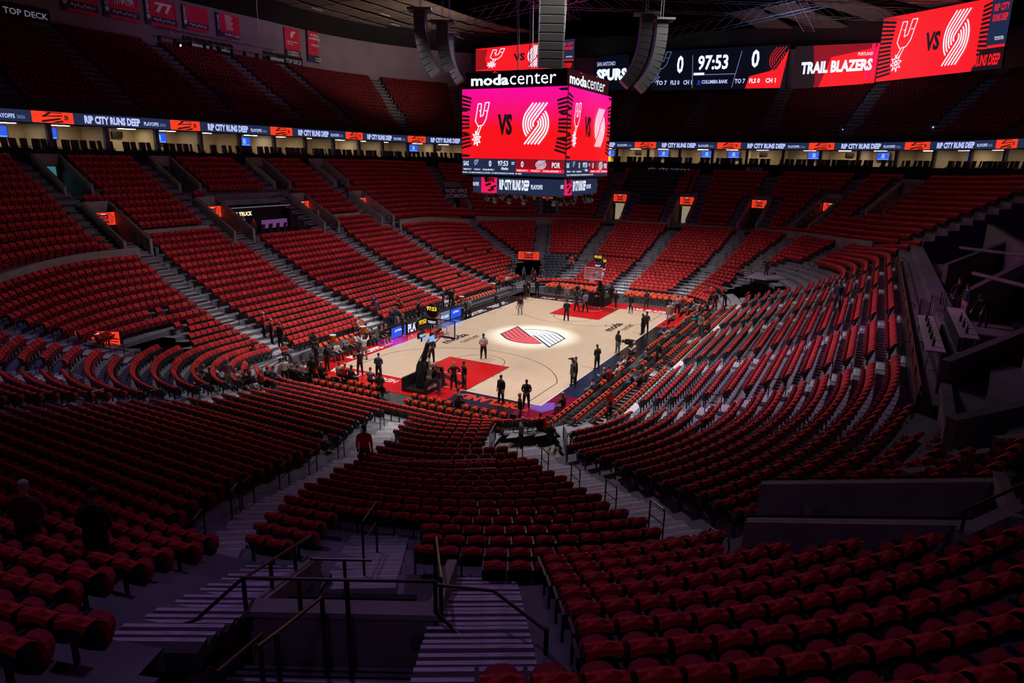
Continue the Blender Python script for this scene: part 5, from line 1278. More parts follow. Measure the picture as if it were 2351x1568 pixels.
# acoustic ceiling tiles hung over the left stand and the far right corner
til=thing('ceiling_tiles','brown acoustic ceiling panels over the left-hand balcony','ceiling panels'); til['kind']='structure'
random.seed(11)
for i in range(26):
    for k in range(5):
        x=-2+3.1*i; y=45.5-3.1*k-(.0 if x<38 else (x-38)**2*.012)
        mb=MB(); mb.box((0,0,0),(3.0,3.0,.12),'ceiling_tile')
        if (i,k)==(0,0): TM=mb.mesh('panel')
        o=ob('panel',TM,til,(x,y,32.4+.25*k+random.uniform(-.04,.04)),random.uniform(-.01,.01)); o.rotation_euler.x=random.uniform(-.02,.02)
mb=MB()
for i in range(24):
    if i%2==0: mb.box((6+3.1*i,44.3-(i%3)*3.1,32.25),(2.0,.12,.06),'cone_white',rz=0)
mb.build('flange',til)
til2=thing('ceiling_banners_panels','brown ceiling baffles hanging above the far right corner','ceiling panels'); til2['kind']='structure'
for k,(x,y) in enumerate(((60,-6),(58,-11.5),(53,-17),(49,-23),(44,-29))):
    mb=MB(); mb.box((0,0,0),(13,4.2,.15),'ceiling_tile'); o=mb.build('panel',til2,False,(x,y,33.2)); o.rotation_euler=(0,.10,-.35-.16*k)
# banners
def banner(x0,x1,zt,zb,kind,txt,lab,y=50.6):
    w=x1-x0; h=zt-zb; r=thing('hanging_banner',lab,'banner',loc=((x0+x1)/2,y,zb))
    def f(u,v,l): return ((u-.5)*w+.0,-l+.05*math.sin(u*9),v*h)
    p=Panel(f,w,h)
    mb=MB(); N=10
    vs=[f(i/N,v,0) for v in(0,1) for i in range(N+1)]+[(a,b_+.03,c) for a,b_,c in [f(i/N,v,0) for v in(0,1) for i in range(N+1)]]
    q=N+1; mb.add(vs,[(i,i+1,q+i+1,q+i) for i in range(N)]+[(2*q+i+1,2*q+i,3*q+i,3*q+i+1) for i in range(N)],'banner_red'); mb.build('cloth',r)
    if kind=='retired':
        p.rect('dark_margin',r,0,0,.16,1,'banner_navy',2); p.rect('navy_band',r,.16,.12,1,.34,'banner_navy',6)
        p.lines('swirl_mark',r,pinwheel(3)[0]+pinwheel(3)[1],.06,'banner_white',.09,.30,.22,.22)
        vs,fs=textpoly(txt[0],.02); mb=MB(); mb.add([f(.13-.11*yy,.42+.55*xx,.08) for xx,yy in vs],fs,'banner_white'); mb.build('lettering',r)
        if txt[1]: p.text('lettering',r,txt[1],.30,.50,.86,.88,'banner_white',.05)
        if txt[2]:
            pts=[(.24+.68*k/30+.015*math.sin(k*1.9),.23+.055*math.sin(k*2.3)+.03*math.sin(k*.9)) for k in range(31)]
            sg=[]; 
            for s_ in strip2d([(a*w,b_*h) for a,b_ in pts],.05): sg.append([(a/w,b_/h) for a,b_ in s_])
            p.polys('signature',r,sg,'banner_white')
    elif kind=='hall':
        p.rect('dark_margin',r,0,0,.16,1,'banner_navy',2); p.rect('navy_band',r,.16,.03,1,.22,'banner_navy',6)
        vs,fs=textpoly('HALL OF FAME',.01); mb=MB(); mb.add([f(.13-.09*yy,.30+.6*xx,.08) for xx,yy in vs],fs,'banner_white'); mb.build('lettering',r)
        for k in range(12): p.rect('name_line',r,.36,.93-.055*k,.36+.25+.08*((k*7)%4)/3,.955-.055*k,'banner_white',2)
        p.text('lettering',r,'PORTLAND',.3,.07,.95,.17,'banner_white',.02)
    else:
        p.rect('navy_band',r,0,0,1,.24,'banner_navy' if kind=='world' else 'banner_dark',6)
        ls=txt; zz=.80 if kind=='world' else .5
        if kind!='world': p.lines('swirl_mark',r,pinwheel(3)[0],.12,'banner_white',.55,.76,.5,.5)
        for t,a0,b0,a1,b1 in ls: p.text('lettering',r,t,a0,b0,a1,b1,'banner_white',.02)
        if kind=='world': p.rect('blue_edge',r,0,0,.08,1,'banner_navy',1)
banner(-4.4,-.7,30.4,27.35,'retired',('W','','s'),'leftmost red banner with a white signature, cut by the picture edge')
banner(-.1,3.85,30.4,27.5,'retired',('GLICKMAN','1970-1994','s'),'red banner reading 1970-1994 over a signature')
banner(4.6,8.5,30.4,27.6,'retired',('RAMSAY','77','s'),'red banner with a big white 77')
banner(9.3,12.75,30.5,27.9,'retired',('SCHONELY','','s'),'red banner with a microphone figure left of the hall of fame one')
banner(13.9,17.4,30.5,27.8,'hall',None,'red hall of fame banner with a column of small names')
banner(24.9,27.7,30.6,27.0,'conf',[('1976-77 1989-90',.15,.5,.85,.56),('1991-92',.15,.42,.5,.48),('CONFERENCE',.12,.13,.88,.2),('CHAMPIONS',.12,.04,.88,.11)],'conference champions banner, left of the group of three')
banner(29.0,31.8,30.9,26.75,'world',[('WORLD',.25,.84,.85,.92),('CHAMPIONS',.15,.73,.95,.81),('1976-77',.3,.52,.85,.60),('portland',.5,.13,.95,.18),('trailblazers',.5,.06,.95,.11)],'world champions banner, middle of the group of three')
banner(33.6,36.3,30.7,27.0,'div',[('1977-78 1998-99',.15,.52,.85,.58),('1990-91 2007-08',.15,.44,.85,.5),('2014-15 2017-18',.15,.36,.85,.42),('DIVISION',.15,.13,.85,.2),('CHAMPIONS',.12,.04,.88,.11)],'division champions banner, right of the group of three')
for x,t,lab in ((-9.2,'TOP DECK','dim top deck sign at the left edge of the picture'),(12.6,'ticketmaster  TOP DECK','dim top deck sign behind the lighting truss, left one'),(24.5,'ticketmaster  TOP DECK','dim top deck sign left of the three champions banners')):
    r=thing('wall_sign',lab,'sign',loc=(x,50.6,26.45)); mb=MB(); mb.box((0,.05,0),(7,.08,1.3),'black_matte'); mb.build('backing',r); pn=flatpanel((-3.3,0,-.4),(3.3,0,-.4),(3.3,0,.4),(-3.3,0,.4)); pn.text('lettering',r,t,.05 if len(t)>9 else .4,.1,1,.8,'e_dimtext')
# ---------------------------------------------------------------- truss under banners
def truss(p0,p1,w,m,lab,seg=18):
    r=thing('lighting_truss',lab,'truss'); p0=Vector(p0);p1=Vector(p1); d=(p1-p0); n=Vector((-d.y,d.x,0)).normalized()*w; u_=Vector((0,0,w))
    ch=[n*.5+u_*.5,-n*.5+u_*.5,n*.5-u_*.5,-n*.5-u_*.5]
    for c in ch: mb=MB(); mb.tube([p0+c,p1+c],.035,m,5); mb.build('chord',r)
    mb=MB()
    for k in range(seg):
        a=p0+d*k/seg;b=p0+d*(k+1)/seg
        for i,j in ((0,1),(2,3),(0,2),(1,3)): mb.tube([a+ch[i],b+ch[j]],.022,m,4,False)
    mb.build('lacing',r); return r
tr=truss((-2.2,40,25.1),(12.6,40,25.1),.75,'steel','steel lighting truss hung below the retired number banners')
mb=MB(); mb.tube([(.2,40,25.4),(.2,40,33)],.03,'steel',4); mb.tube([(10.6,40,25.4),(10.6,40,33)],.03,'steel',4); mb.build('hanger',tr)
mb=MB(); mb.sphere((.4,39.9,24.2),.10,'e_spark',8,6); mb.box((.4,40.05,24.35),(.35,.35,.4),'black_paint'); mb.build('lamp_head',tr)
for k in range(9): mb=MB(); mb.box((-1.8+1.7*k,40.0,24.5),(.25,.25,.45),'black_paint'); mb.build('lamp_head',tr)

# roof trusses over the court (lit by coloured fixtures)
for k,(a,b,lab) in enumerate((((12,-16,30),(26,22,30),'left-leaning'),((14,20,31),(40,-26,31),'right-leaning'),((24,-30,30.5),(50,6,30.5),'cross'),((30,16,32),(56,-26,32),'far'),((2,12,31),(34,12,31),'left lateral'),((20,-12,32),(58,-12,32),'right lateral'))):
    truss(a,b,1.3,'steel','%s steel roof truss in the dark ceiling space'%lab,20)
# ---------------------------------------------------------------- end boards
def screenbox(name,lab,BL,BR,TR,TL,m,depth=.5):
    r=thing(name,lab,'screen'); pn=flatpanel(BL,BR,TR,TL); mb=MB()
    o=[pn.f(u,v,-.02) for u,v in((0,0),(1,0),(1,1),(0,1))]; b_=[pn.f(u,v,-depth) for u,v in((0,0),(1,0),(1,1),(0,1))]
    mb.add(list(o)+list(b_),[(0,1,2,3),(7,6,5,4),(0,4,5,1),(1,5,6,2),(2,6,7,3),(3,7,4,0)],'black_paint'); mb.build('housing',r)
    pn.rect('screen',r,.004,.004,.996,.996,m,1); return r,pn
X=67
# board 0 (SPURS)
r,p=screenbox('end_scoreboard','dark end screen reading San Antonio Spurs, partly behind the centre-hung screens',(X,31,25.5),(X,16.2,25.6),(X,16.2,31.2),(X,31,31.1),'e_black')
p.text('lettering',r,'SAN ANTONIO',.62,.70,.84,.82,'e_blue_white',.01); p.text('lettering',r,'SPURS',.62,.28,1.0-.02,.62,'e_white',.06)
p.polys('slashes',r,[[(.2,.2),(.24,.2),(.34,.9),(.30,.9)],[(.30,.2),(.31,.2),(.42,.95),(.41,.95)]],'e_greyblue')
# board 1 score
r,p=screenbox('end_scoreboard','end scoreboard showing 0, 97:53 and 0 on black',(X,12.2,25.35),(X,-8.6,25.1),(X,-8.6,31.3),(X,12.2,31.4),'e_black')
p.lines('spur_emblem',r,SPUR,.09,'e_greyblue',.075,.58,2.3,2.3)
for t,a0,b0,a1,b1,m in (('0',.195,.42,.245,.86,'e_white'),('97:53',.355,.48,.58,.84,'e_white'),('0',.745,.50,.80,.92,'e_white'),('TO 7',.04,.14,.125,.25,'e_blue_white'),('FLS 0',.155,.14,.225,.25,'e_blue_white'),('CH 1',.255,.14,.32,.25,'e_blue_white'),
    ('COLUMBIA BANK',.395,.15,.59,.24,'e_blue_white'),('TO 7',.64,.14,.715,.25,'e_blue_white')): p.text('lettering',r,t,a0,b0,a1,b1,m,.03)
p.polys('red_field',r,[[(.72,.02),(.965,.02),(.998,.9),(.93,.45),(.74,.3)]],'e_red')
for t,a0,a1 in (('FLS 0',.745,.82),('CH 1',.86,.93)): p.text('lettering',r,t,a0,.14,a1,.25,'e_white',.03)
A_=pinwheel(4); p.lines('swirl_emblem',r,A_[0]+A_[1],.10,'e_red',.93,.66,1.25,1.6)
p.polys('dividers',r,[[(.325,.05),(.33,.05),(.315,.85),(.31,.85)],[(.62,.05),(.625,.05),(.675,.9),(.67,.9)],[(.33,.36),(.64,.36),(.64,.38),(.33,.38)]],'e_greyblue')
p.polys('dividers',r,[[(.33,.36),(.41,.36),(.41,.42),(.33,.42)]],'e_white')
p.polys('chevrons',r,[[(.36,.17),(.375,.25),(.39,.17),(.375,.21)],[(.36,.11),(.375,.19),(.39,.11),(.375,.15)]],'e_blue')
# board 2 TRAIL BLAZERS
r,p=screenbox('end_scoreboard','red end screen reading Trail Blazers',(X,-9.4,25.0),(X,-20.6,25.5),(X,-20.6,30.9),(X,-9.4,31.0),'e_darkred')
p.polys('dark_side',r,[[(0,0),(.30,0),(.22,1),(0,1)]],'e_dark'); p.polys('red_field',r,[[(.34,0),(.99,0),(.99,.9),(.45,.7)]],'e_red'); p.polys('red_field',r,[[(.28,.0),(.34,0),(.45,.7),(.30,.85)]],'e_darkred')
p.polys('pink_stripes',r,[[(.86,.1),(.90,.1),(.95,.98),(.91,.98)],[(.93,.1),(.96,.1),(1,.98),(.97,.98)]],'e_pink')
p.text('lettering',r,'TRAIL BLAZERS',.10,.33,.94,.62,'e_white',.05); p.text('lettering',r,'PORTLAND',.76,.70,.93,.78,'e_white',.01)
# big corner boards
def corner(BL,BR,TR,TL,lab,full=True):
    r,p=screenbox('corner_screen',lab,BL,BR,TR,TL,'e_red'); 
    bars=[]; random.seed(9)
    for k in range(14):
        v=.03+.07*k; a=(v-.5)*.5; w0=.10+.05*abs(v-.5); bars.append([(.0,v-a*.1),(w0,v+.0-a*.3),(w0,v+.035-a*.3),(0,v+.035-a*.1)])
        bars.append([(.80,v-a*.3),(.87,v-a*.1),(.87,v+.035-a*.1),(.80,v+.035-a*.3)])
    o=p.polys('black_bars',r,bars,'e_dark'); o['kind']='stuff'
    p.polys('dark_side_field',r,[[(.86,.34),(1,.34),(1,1),(.86,1)]],'e_navy'); p.polys('dark_side_field',r,[[(.78,.0),(1,0),(1,.3),(.83,.3)]],'e_dark')
    p.text('lettering',r,'RIP CITY',.88,.80,.985,.90,'e_red',.03); p.text('lettering',r,'RUNS DEEP',.88,.66,.985,.76,'e_red',.03); p.text('lettering',r,'TOYOTA',.915,.40,.98,.45,'e_white',.01); p.text('lettering',r,'RUNS DEEP',.80,.06,.98,.22,'e_red',.04)
    p.lines('spur_emblem',r,SPUR,.10*p.w/15,'e_white',.22,.52,p.w*.13,p.h*.38)
    p.text('lettering',r,'VS',.39,.38,.505,.66,'e_dark',.04)
    A_=pinwheel(5); p.lines('swirl_emblem',r,A_[0]+A_[1],.16*p.w/15,'e_white',.63,.52,p.w*.10,p.h*.36)
corner((55,-20.9,24.4),(49.5,-33.5,24.9),(49.5,-33.4,32.6),(55,-20.8,31.9),'big tilted red VS screen in the far right corner')
corner((52,36.8,27.6),(57.5,22.0,27.9),(57.5,22.0,32.4),(52,36.8,30.9),'red VS screen hung in the far left corner, behind the speakers')
# ---------------------------------------------------------------- centre-hung scoreboard
jb=thing('centre_scoreboard','big square centre-hung scoreboard with four screens over midcourt','scoreboard')
H=4.15
mb=MB(); mb.box((0,0,16.2),(2*H-.4,2*H-.4,7.2),'black_paint'); mb.box((0,0,12.1),(6.9,6.9,1.3),'black_paint'); mb.build('frame',jb)
def face(k,z0,z1,h,bow=.0):
    a=k*PI/2; ca,sa=math.cos(a),math.sin(a)
    def f(u,v,l):
        x=(u-.5)*2*h; y=-(h+l+bow*(1-(2*u-1)**2)); return (x*ca-y*sa,x*sa+y*ca,z0+(z1-z0)*v)
    return Panel(f,2*h,z1-z0)
for k in range(4):
    p=face(k,13.92,18.68,H); p.n=0
    p.rect('main_screen',jb,.003,0,.997,1,'e_sunset',1)
    bars=[]
    for i in range(15):
        v=.02+.066*i; t=(v-.5); 
        for sx in (0,1):
            u0=0 if sx==0 else 1; d=1 if sx==0 else -1
            w0=.075+.09*t*t*4*.35; bars.append([(u0,v-t*.12),(u0+d*w0,v-t*.22),(u0+d*w0,v+.032-t*.22),(u0,v+.032-t*.12)] if (i+sx)%5 else [(u0,v),(u0+d*w0*.6,v),(u0+d*w0*.9,v+.03),(u0,v+.04)])
    bars=[[(x,min(.995,max(.005,y))) for x,y in b_] for b_ in bars]
    o=p.polys('black_bars',jb,bars,'e_dark'); o['kind']='stuff'
    p.lines('spur_emblem',jb,SPUR,.075,'e_white',.20,.50,1.0,1.45)
    p.text('lettering',jb,'VS',.36,.34,.50,.64,'e_dark',.05)
    A_=pinwheel(5); p.lines('swirl_emblem',jb,A_[0]+A_[1],.115,'e_white',.72,.50,1.05,1.25)
    # score strip
    p=face(k,12.78,13.90,H); p.rect('score_strip',jb,.003,0,.997,1,'e_navy',1)
    p.rect('score_red',jb,.54,.42,.99,.97,'e_darkred',1); p.rect('score_red',jb,.54,.22,.99,.42,'e_red',1)
    for t,a0,b0,a1,b1 in (('SAS',.015,.55,.07,.85),('0',.275,.52,.30,.9),('97:53',.365,.58,.465,.9),('1ST',.50,.66,.53,.84),('0',.59,.52,.615,.9),('POR',.88,.52,.955,.86),('TIMEOUTS 7',.015,.28,.10,.38),('FOULS 0',.13,.28,.19,.38),('CHALLENGES 1',.215,.28,.33,.38),('TIMEOUTS 7',.55,.28,.66,.38),('FOULS 0',.69,.28,.77,.38),('CHALLENGES 1',.80,.28,.96,.38),
        ('Alaska',.40,.34,.47,.52),('HD492 - ID 4858 HD492(CC1) HD492 - ID 4858 HD492(CC1) HD492 - ID 4858',.01,.06,.60,.17)): p.text('lettering',jb,t,a0,b0,a1,b1,'e_white',.02)
    p.lines('spur_emblem',jb,SPUR_U,.03,'e_blue_white',.15,.70,.30,.26); A2=pinwheel(4); p.lines('swirl_emblem',jb,A2[0]+A2[1],.035,'e_white',.78,.70,.42,.28)
    # name band
    p=face(k,18.72,19.85,H-.22); p.rect('name_band',jb,0,0,1,1,'e_black',1); p.text('lettering',jb,'moda',.05,.16,.44,.80,'e_white',.035); p.text('lettering',jb,'center',.45,.16,.90,.78,'e_white',.0)
    p.polys('roof_mark',jb,[[(.27,.86),(.30,.99),(.33,.86),(.30,.92)]],'e_pink')
    # lower ring
    p=face(k,11.45,12.7,3.55); p.rect('lower_ring',jb,0,0,1,1,'e_navy',1)
    p.text('lettering',jb,'RIP CITY RUNS DEEP',.315,.22,.66,.82,'e_white',.04); p.text('lettering',jb,'PLAYOFFS',.68,.32,.81,.58,'e_white',.02); p.text('lettering',jb,'PLAYOFFS',.0,.4,.07,.62,'e_white',.02)
    p.rect('pink_block',jb,.10,.02,.285,.98,'e_pink',1); p.polys('pink_block_marks',jb,[[(.13,.9),(.18,.95),(.20,.7),(.15,.6)],[(.14,.5),(.21,.62),(.22,.5),(.16,.38)],[(.2,.35),(.27,.5),(.28,.4),(.22,.25)],[(.17,.2),(.25,.3),(.26,.2),(.2,.1)]],'e_dark')
    p.text('pink_block_marks',jb,'OFFS',.14,.62,.26,.9,'e_dark',.06)
mb=MB()
for k in range(8):
    a=2*PI*k/8; 
    mb.tube([(1.7*math.cos(a),1.7*math.sin(a),19.8),(2.2*math.cos(a),2.2*math.sin(a),33)],.03,'steel',4,False)
mb.build('hanging_cable',jb)
for k in range(4):
    a=k*PI/2
    for i in range(6):
        if (i+k)%4==3: continue
        x=-3.0+1.2*i; y=-3.2; px=x*math.cos(a)-y*math.sin(a); py=x*math.sin(a)+y*math.cos(a)
        mb=MB(); mb.box((0,0,-.1),(.18,.18,.3),'black_paint'); mb.tube([(0,-.0,-.3),(.02,-.22,-.62)],[.13,.17],'speaker_grey',10); mb.tube([(-.2,0,-.1),(-.22,-.05,-.35),(.22,-.05,-.35),(.2,0,-.1)],.025,'steel',4)
        if (k,i)==(0,0): SPM=mb.mesh('spotlight')
        ob('spotlight',SPM,jb,(px,py,11.42),a)
mb=MB(); 
for k in range(4):
    a=k*PI/2; mb.tube([(x*math.cos(a)-y*math.sin(a),x*math.sin(a)+y*math.cos(a),11.38) for x,y in((-3.4,-3.2),(3.4,-3.2))],.05,'steel',5)
mb.build('rig_bar',jb)
# ---------------------------------------------------------------- line array speakers
def array(x,y,ztop,n,w,curl,an,lab,hh=.42):
    r=thing('line_array_speaker',lab,'speaker',loc=(x,y,ztop),rz=an)
    px,pz,t=0,0,0
    mb=MB(); mb.box((0,0,.12),(w*1.15,1.6,.14),'speaker_grey'); mb.build('flying_frame',r)
    mb=MB(); mb.tube([(-.4,0,.1),(-.4,0,33-ztop)],.02,'steel',4); mb.tube([(.4,0,.1),(.4,0,33-ztop)],.02,'steel',4); mb.build('hanging_cable',r)
    for i in range(n):
        t=curl*(i/n)**1.6
        M=Matrix.Rotation(t,3,'X'); c=Vector((0,px,pz))+M@Vector((0,0,-hh/2))
        mb=MB(); mb.box((0,0,0),(w,.75,hh-.03),'speaker_grey'); mb.box((0,-.36,0),(w*.9,.05,hh-.08),'black_matte')
        if i==0: AM=mb.mesh('cabinet')
        o=ob('cabinet',AM,r,c); o.rotation_euler=(t,0,0)
        e=Vector((0,px,pz))+M@Vector((0,0,-hh)); px,pz=e.y,e.z
    return r
array(-7.3,5.5,23.3,10,1.3,.80,math.radians(-152),'big curved line array of grey speakers, leftmost at the top')
array(-6.6,4.2,22.6,7,.9,.55,math.radians(-152),'short inner line array beside the leftmost curved one')
array(2.4,9.5,23.6,9,1.3,.75,math.radians(-152),'smaller curved line array just left of the scoreboard')
array(-13.4,-7.1,23.2,11,1.35,.10,math.radians(-62),'straight grey line array hanging in front of the scoreboard top')
array(-1.0,-8.2,23.2,11,1.0,.85,math.radians(28),'curved line array to the right of the scoreboard')
array(.1,-8.9,23.0,11,1.0,.85,math.radians(28),'second curved line array right of the scoreboard, its back lit purple')
# ================================================================ camera-corner entrance and rails
r=thing('concourse_portal','nearest entrance: low purple-grey parapet with black rails at the bottom of the picture','entrance')
def W(d,lat,z): return F(d,lat,z)
def wallseg(a,b,za0,za1,zb0,zb1,t,m,parent,name='side_wall'):
    mb=MB(); A=Vector((a[0],a[1],0));B=Vector((b[0],b[1],0)); n=Vector((-(B-A).y,(B-A).x,0)).normalized()*t/2
    def p(v,z,s): q=v+n*s; return (q.x,q.y,z)
    vs=[p(A,za0,1),p(B,zb0,1),p(B,zb1,1),p(A,za1,1),p(A,za0,-1),p(B,zb0,-1),p(B,zb1,-1),p(A,za1,-1)]
    mb.add(vs,[(0,1,2,3),(7,6,5,4),(0,4,5,1),(1,5,6,2),(2,6,7,3),(3,7,4,0)],m); return mb.build(name,parent)
wallseg(W(9.3,-4.0,0),W(9.3,-1.12,0),4.8,6.93,4.8,6.93,.22,'concrete',r,'parapet'); 
wallseg(W(9.2,-4.05,0),W(9.2,-1.07,0),6.90,7.0,6.90,7.0,.34,'concrete',r,'coping')
wallseg(W(9.3,-4.0,0),W(12.5,-4.0,0),4.6,6.95,4.6,5.75,.2,'concrete',r); wallseg(W(9.3,-1.15,0),W(12.5,-1.15,0),4.6,6.95,4.6,5.75,.2,'concrete',r)
mb=MB(); c=W(11,-2.6,4.9); mb.box(c,(4.2,2.9,.12),'concrete_dark',rz=.483); mb.build('landing',r)
def rail(pts,posts,name='handrail',rad=.028,mid=True,m='rail_metal',parent=None):
    mb=MB(); mb.tube([W(*p) for p in pts],rad,m,8)
    for d,l,z0,z1 in posts: mb.tube([W(d,l,z0),W(d,l,z1)],rad*1.25,m,8)
    return mb.build(name,parent if parent is not None else r)
rail([(9.1,-4.05,7.55),(9.1,-1.1,7.55)],[(9.1,-4.05,6.9,7.55),(9.1,-1.1,6.3,7.55),(9.1,-3.2,6.9,7.5)])
rail([(9.1,-4.1,7.5),(12.4,-4.05,6.3)],[(10.2,-4.05,6.4,7.1),(11.4,-4.05,5.9,6.65)])
rail([(9.1,-4.1,7.5),(8.6,-4.6,7.15),(8.3,-5.2,7.1),(8.3,-6.1,7.1)],[])
rail([(9.1,-1.1,7.0),(8.5,-.5,6.9),(8.0,-.1,6.75),(7.9,.55,6.9)],[(7.9,.55,6.3,7.7)])
rail([(9.1,-1.1,7.5),(8.9,-.2,7.55),(7.9,.55,7.65)],[])
rail([(12.6,-1.5,6.2),(9.4,-1.05,7.4)],[(12.4,-1.5,5.2,6.25),(9.4,-1.05,6.6,7.4)])
rail([(12.1,-2.75,5.95),(12.1,-4.0,5.95)],[(12.1,-3.3,5.0,5.95)])
st_=thing('stair_handrail','slender free-standing handrail slanting down the pale steps below the nearest entrance','handrail')
rail([(14.6,-3.15,5.9),(12.9,-3.1,6.35)],[(14.5,-3.15,4.6,5.9),(12.9,-3.1,4.95,6.35)],parent=st_,rad=.022); rail([(14.6,-3.15,5.4),(12.9,-3.1,5.85)],[],parent=st_,rad=.018)
st_=thing('stair_handrail','black centre handrail rising toward the camera on the bottom steps','handrail')
rail([(8.6,-2.7,7.6),(7.0,-2.65,8.35),(6.0,-2.6,8.85)],[(8.6,-2.7,6.0,7.6),(6.6,-2.62,7.0,8.55)],parent=st_); rail([(8.6,-2.35,7.65),(8.5,-2.35,7.7)],[(8.5,-2.3,6.0,7.95)],parent=st_)
st_=thing('stair_handrail','reddish handrail at the bottom edge, left of the striped steps','handrail')
rail([(7.6,-3.2,7.75),(6.2,-3.15,8.35)],[(7.5,-3.2,6.9,7.75)],parent=st_)
q=thing('screen_back','flat black back of the screen hung over the nearest entrance','panel',loc=W(9.75,-2.55,6.5),rz=.483-PI/2)
mb=MB(); mb.box((0,0,0),(2.1,.12,.62),'black_matte'); mb.build('housing',q); mb=MB(); mb.box((0,-.08,-.33),(2.2,.06,.05),'black_paint'); mb.build('bracket',q)
q=thing('stair_flight','broad purple-lit striped steps at the bottom edge, above the nearest parapet','stairs',loc=W(9.1,-2.6,5.95),rz=.483+PI/2)
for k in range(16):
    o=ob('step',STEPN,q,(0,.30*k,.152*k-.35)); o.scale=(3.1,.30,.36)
for s_ in (-1,1): 
    mb=MB(); mb.add([(s_*1.6,-.2,-1),(s_*1.6,6,-1),(s_*1.6,6,3.2),(s_*1.6,-.2,.25),(s_*1.7,-.2,-1),(s_*1.7,6,-1),(s_*1.7,6,3.2),(s_*1.7,-.2,.25)],[(0,1,2,3),(7,6,5,4),(3,2,6,7),(0,3,7,4)],'concrete_dark'); mb.build('stringer',q)
# dark standing figures
def stand(x,y,dz,*a,**k):
    z=max(surf_z('U',x,y) if math.hypot(x-CP[0],y-CP[1])<14.2 else 0,0) or surf_z('L',x,y)
    return person(x,y,z+dz,*a,**k)
stand(-42.7,-11.0,.02,'hands','maroon','black','greyhair','light',35,'grey-haired man in dark red and black, standing at the left edge below the camera')
stand(-42.3,-12.3,.02,'hands','black','black','blackhair','mid',30,'dark-haired man in black, standing right of the grey-haired one')
# ================================================================ right-hand broadcast platform and boxes
pl=thing('broadcast_platform','grey platform with long white tables above the right-hand rows','platform')
mb=MB(); mb.box((-5.5,-30.4,6.75),(38,1.4,.3),'black_matte'); mb.box((-5.5,-27.9,6.62),(38,5.0,.25),'concrete_dark'); mb.build('deck',pl)
mb=MB(); mb.box((-5.5,-25.35,6.5),(38,.14,1.0),'black_paint'); mb.tube([(-24.5,-25.35,7.3),(13.5,-25.35,7.3)],.03,'rail_metal')
for k in range(14): mb.tube([(-24.5+2.9*k,-25.35,6.9),(-24.5+2.9*k,-25.35,7.3)],.025,'rail_metal')
mb.build('front_rail',pl)
for x0,x1,y,z,lab in ((-20.3,-13.4,-25.95,7.48,'long pale table with black bottles at the front of the broadcast platform'),(-18.6,-12.2,-27.1,7.75,'second long pale table, behind the black drape')):
    t=thing('long_table',lab,'table',loc=((x0+x1)/2,y,0)); w=x1-x0
    mb=MB(); mb.box((0,0,z),(w,.62,.05),'table_grey'); mb.build('tabletop',t)
    for s_ in (-1,1): mb=MB(); mb.tube([(s_*(w/2-.3),-.2,6.75),(s_*(w/2-.3),-.2,z)],.03,'steel'); mb.tube([(s_*(w/2-.3),.2,6.75),(s_*(w/2-.3),.2,z)],.03,'steel'); mb.build('leg',t)
    mb=MB(); mb.box((0,.33 if y<-27 else -.33,(6.75+z)/2),(w,.03,z-6.75),'black_cloth'); mb.build('drape',t)
    for k in range(5 if y>-27 else 3):
        bx=(x0+x1)/2-w/2+.8+1.2*k; q=thing('bottle','%s black bottle from the camera end on the %s pale table'%(ORD[k],'front' if y>-27 else 'rear'),'bottle',loc=(bx,y+.05,z+.025))
        mb=MB(); mb.lathe((0,0,0),[(0,0),(.05,0),(.05,.2),(.02,.26),(.02,.33)],'black_paint',8); mb.build('body',q); mb=MB(); mb.lathe((0,0,.33),[(.025,0),(.025,.03),(0,.03)],'black_paint',8); mb.build('cap',q)
for k,(x,y) in enumerate(((-11.5,-26.0),(-10.2,-26.6),(-8.8,-27.2))):
    t=thing('crowd_barrier','%s black tubular barrier on the platform beyond the table'%ORD[k],'barrier',loc=(x,y,6.75),rz=.3+.2*k)
    mb=MB(); mb.tube([(-.55,0,.05),(-.55,0,1.1),(.55,0,1.1),(.55,0,.05)],.025,'rail_metal'); mb.build('frame',t); mb=MB()
    for i in range(6): mb.tube([(-.4+.16*i,0,.15),(-.4+.16*i,0,1.1)],.012,'rail_metal',4)
    mb.tube([(-.55,0,.15),(.55,0,.15)],.02,'rail_metal'); mb.build('bars',t)
for k,(x,y,a) in enumerate(((-9.5,-27.8,'navy'),(-10.6,-28.5,'black'),(-7.5,-27.6,'black'))):
    person(x,y,6.75,'bend' if k==1 else 'stand',a,'tan' if k==0 else 'black','brownhair','light',110+30*k,'crew member in %s beside the cameras on the right platform, %s one'%(a,ORD[k]))
def radial(x0,y0,x1,y1,z0,z1a,z1b,lab=None):
    w_=wallseg((x0,y0),(x1,y1),z0,z1a,z0,z1b,.3,'concrete_dark',None,'wall_box'); struct(w_)
radial(-23.2,-26.0,-16.5,-30.6,5.2,7.9,9.0); radial(-28.6,-25.8,-23.5,-31.5,4.6,7.7,8.6); radial(-23.4,-26.1,-28.5,-25.9,4.6,7.2,7.2)
radial(-9.2,-27.8,-4.5,-31,6.7,8.2,9.6); radial(1,-27.6,4.5,-31,6.7,8.2,9.6); radial(-17,-30.8,14,-31,6.7,9.9,9.9)
for k,(a0,a1) in enumerate((((-16.8,-30.4,9.3),(-9.0,-27.9,9.0)),((-5,-30.8,9.6),(1.5,-28.2,9.2)))):
    mb=MB(); mb.tube([a0,a1],.09,'concrete_dark',6); struct(mb.build('trim_beam'))
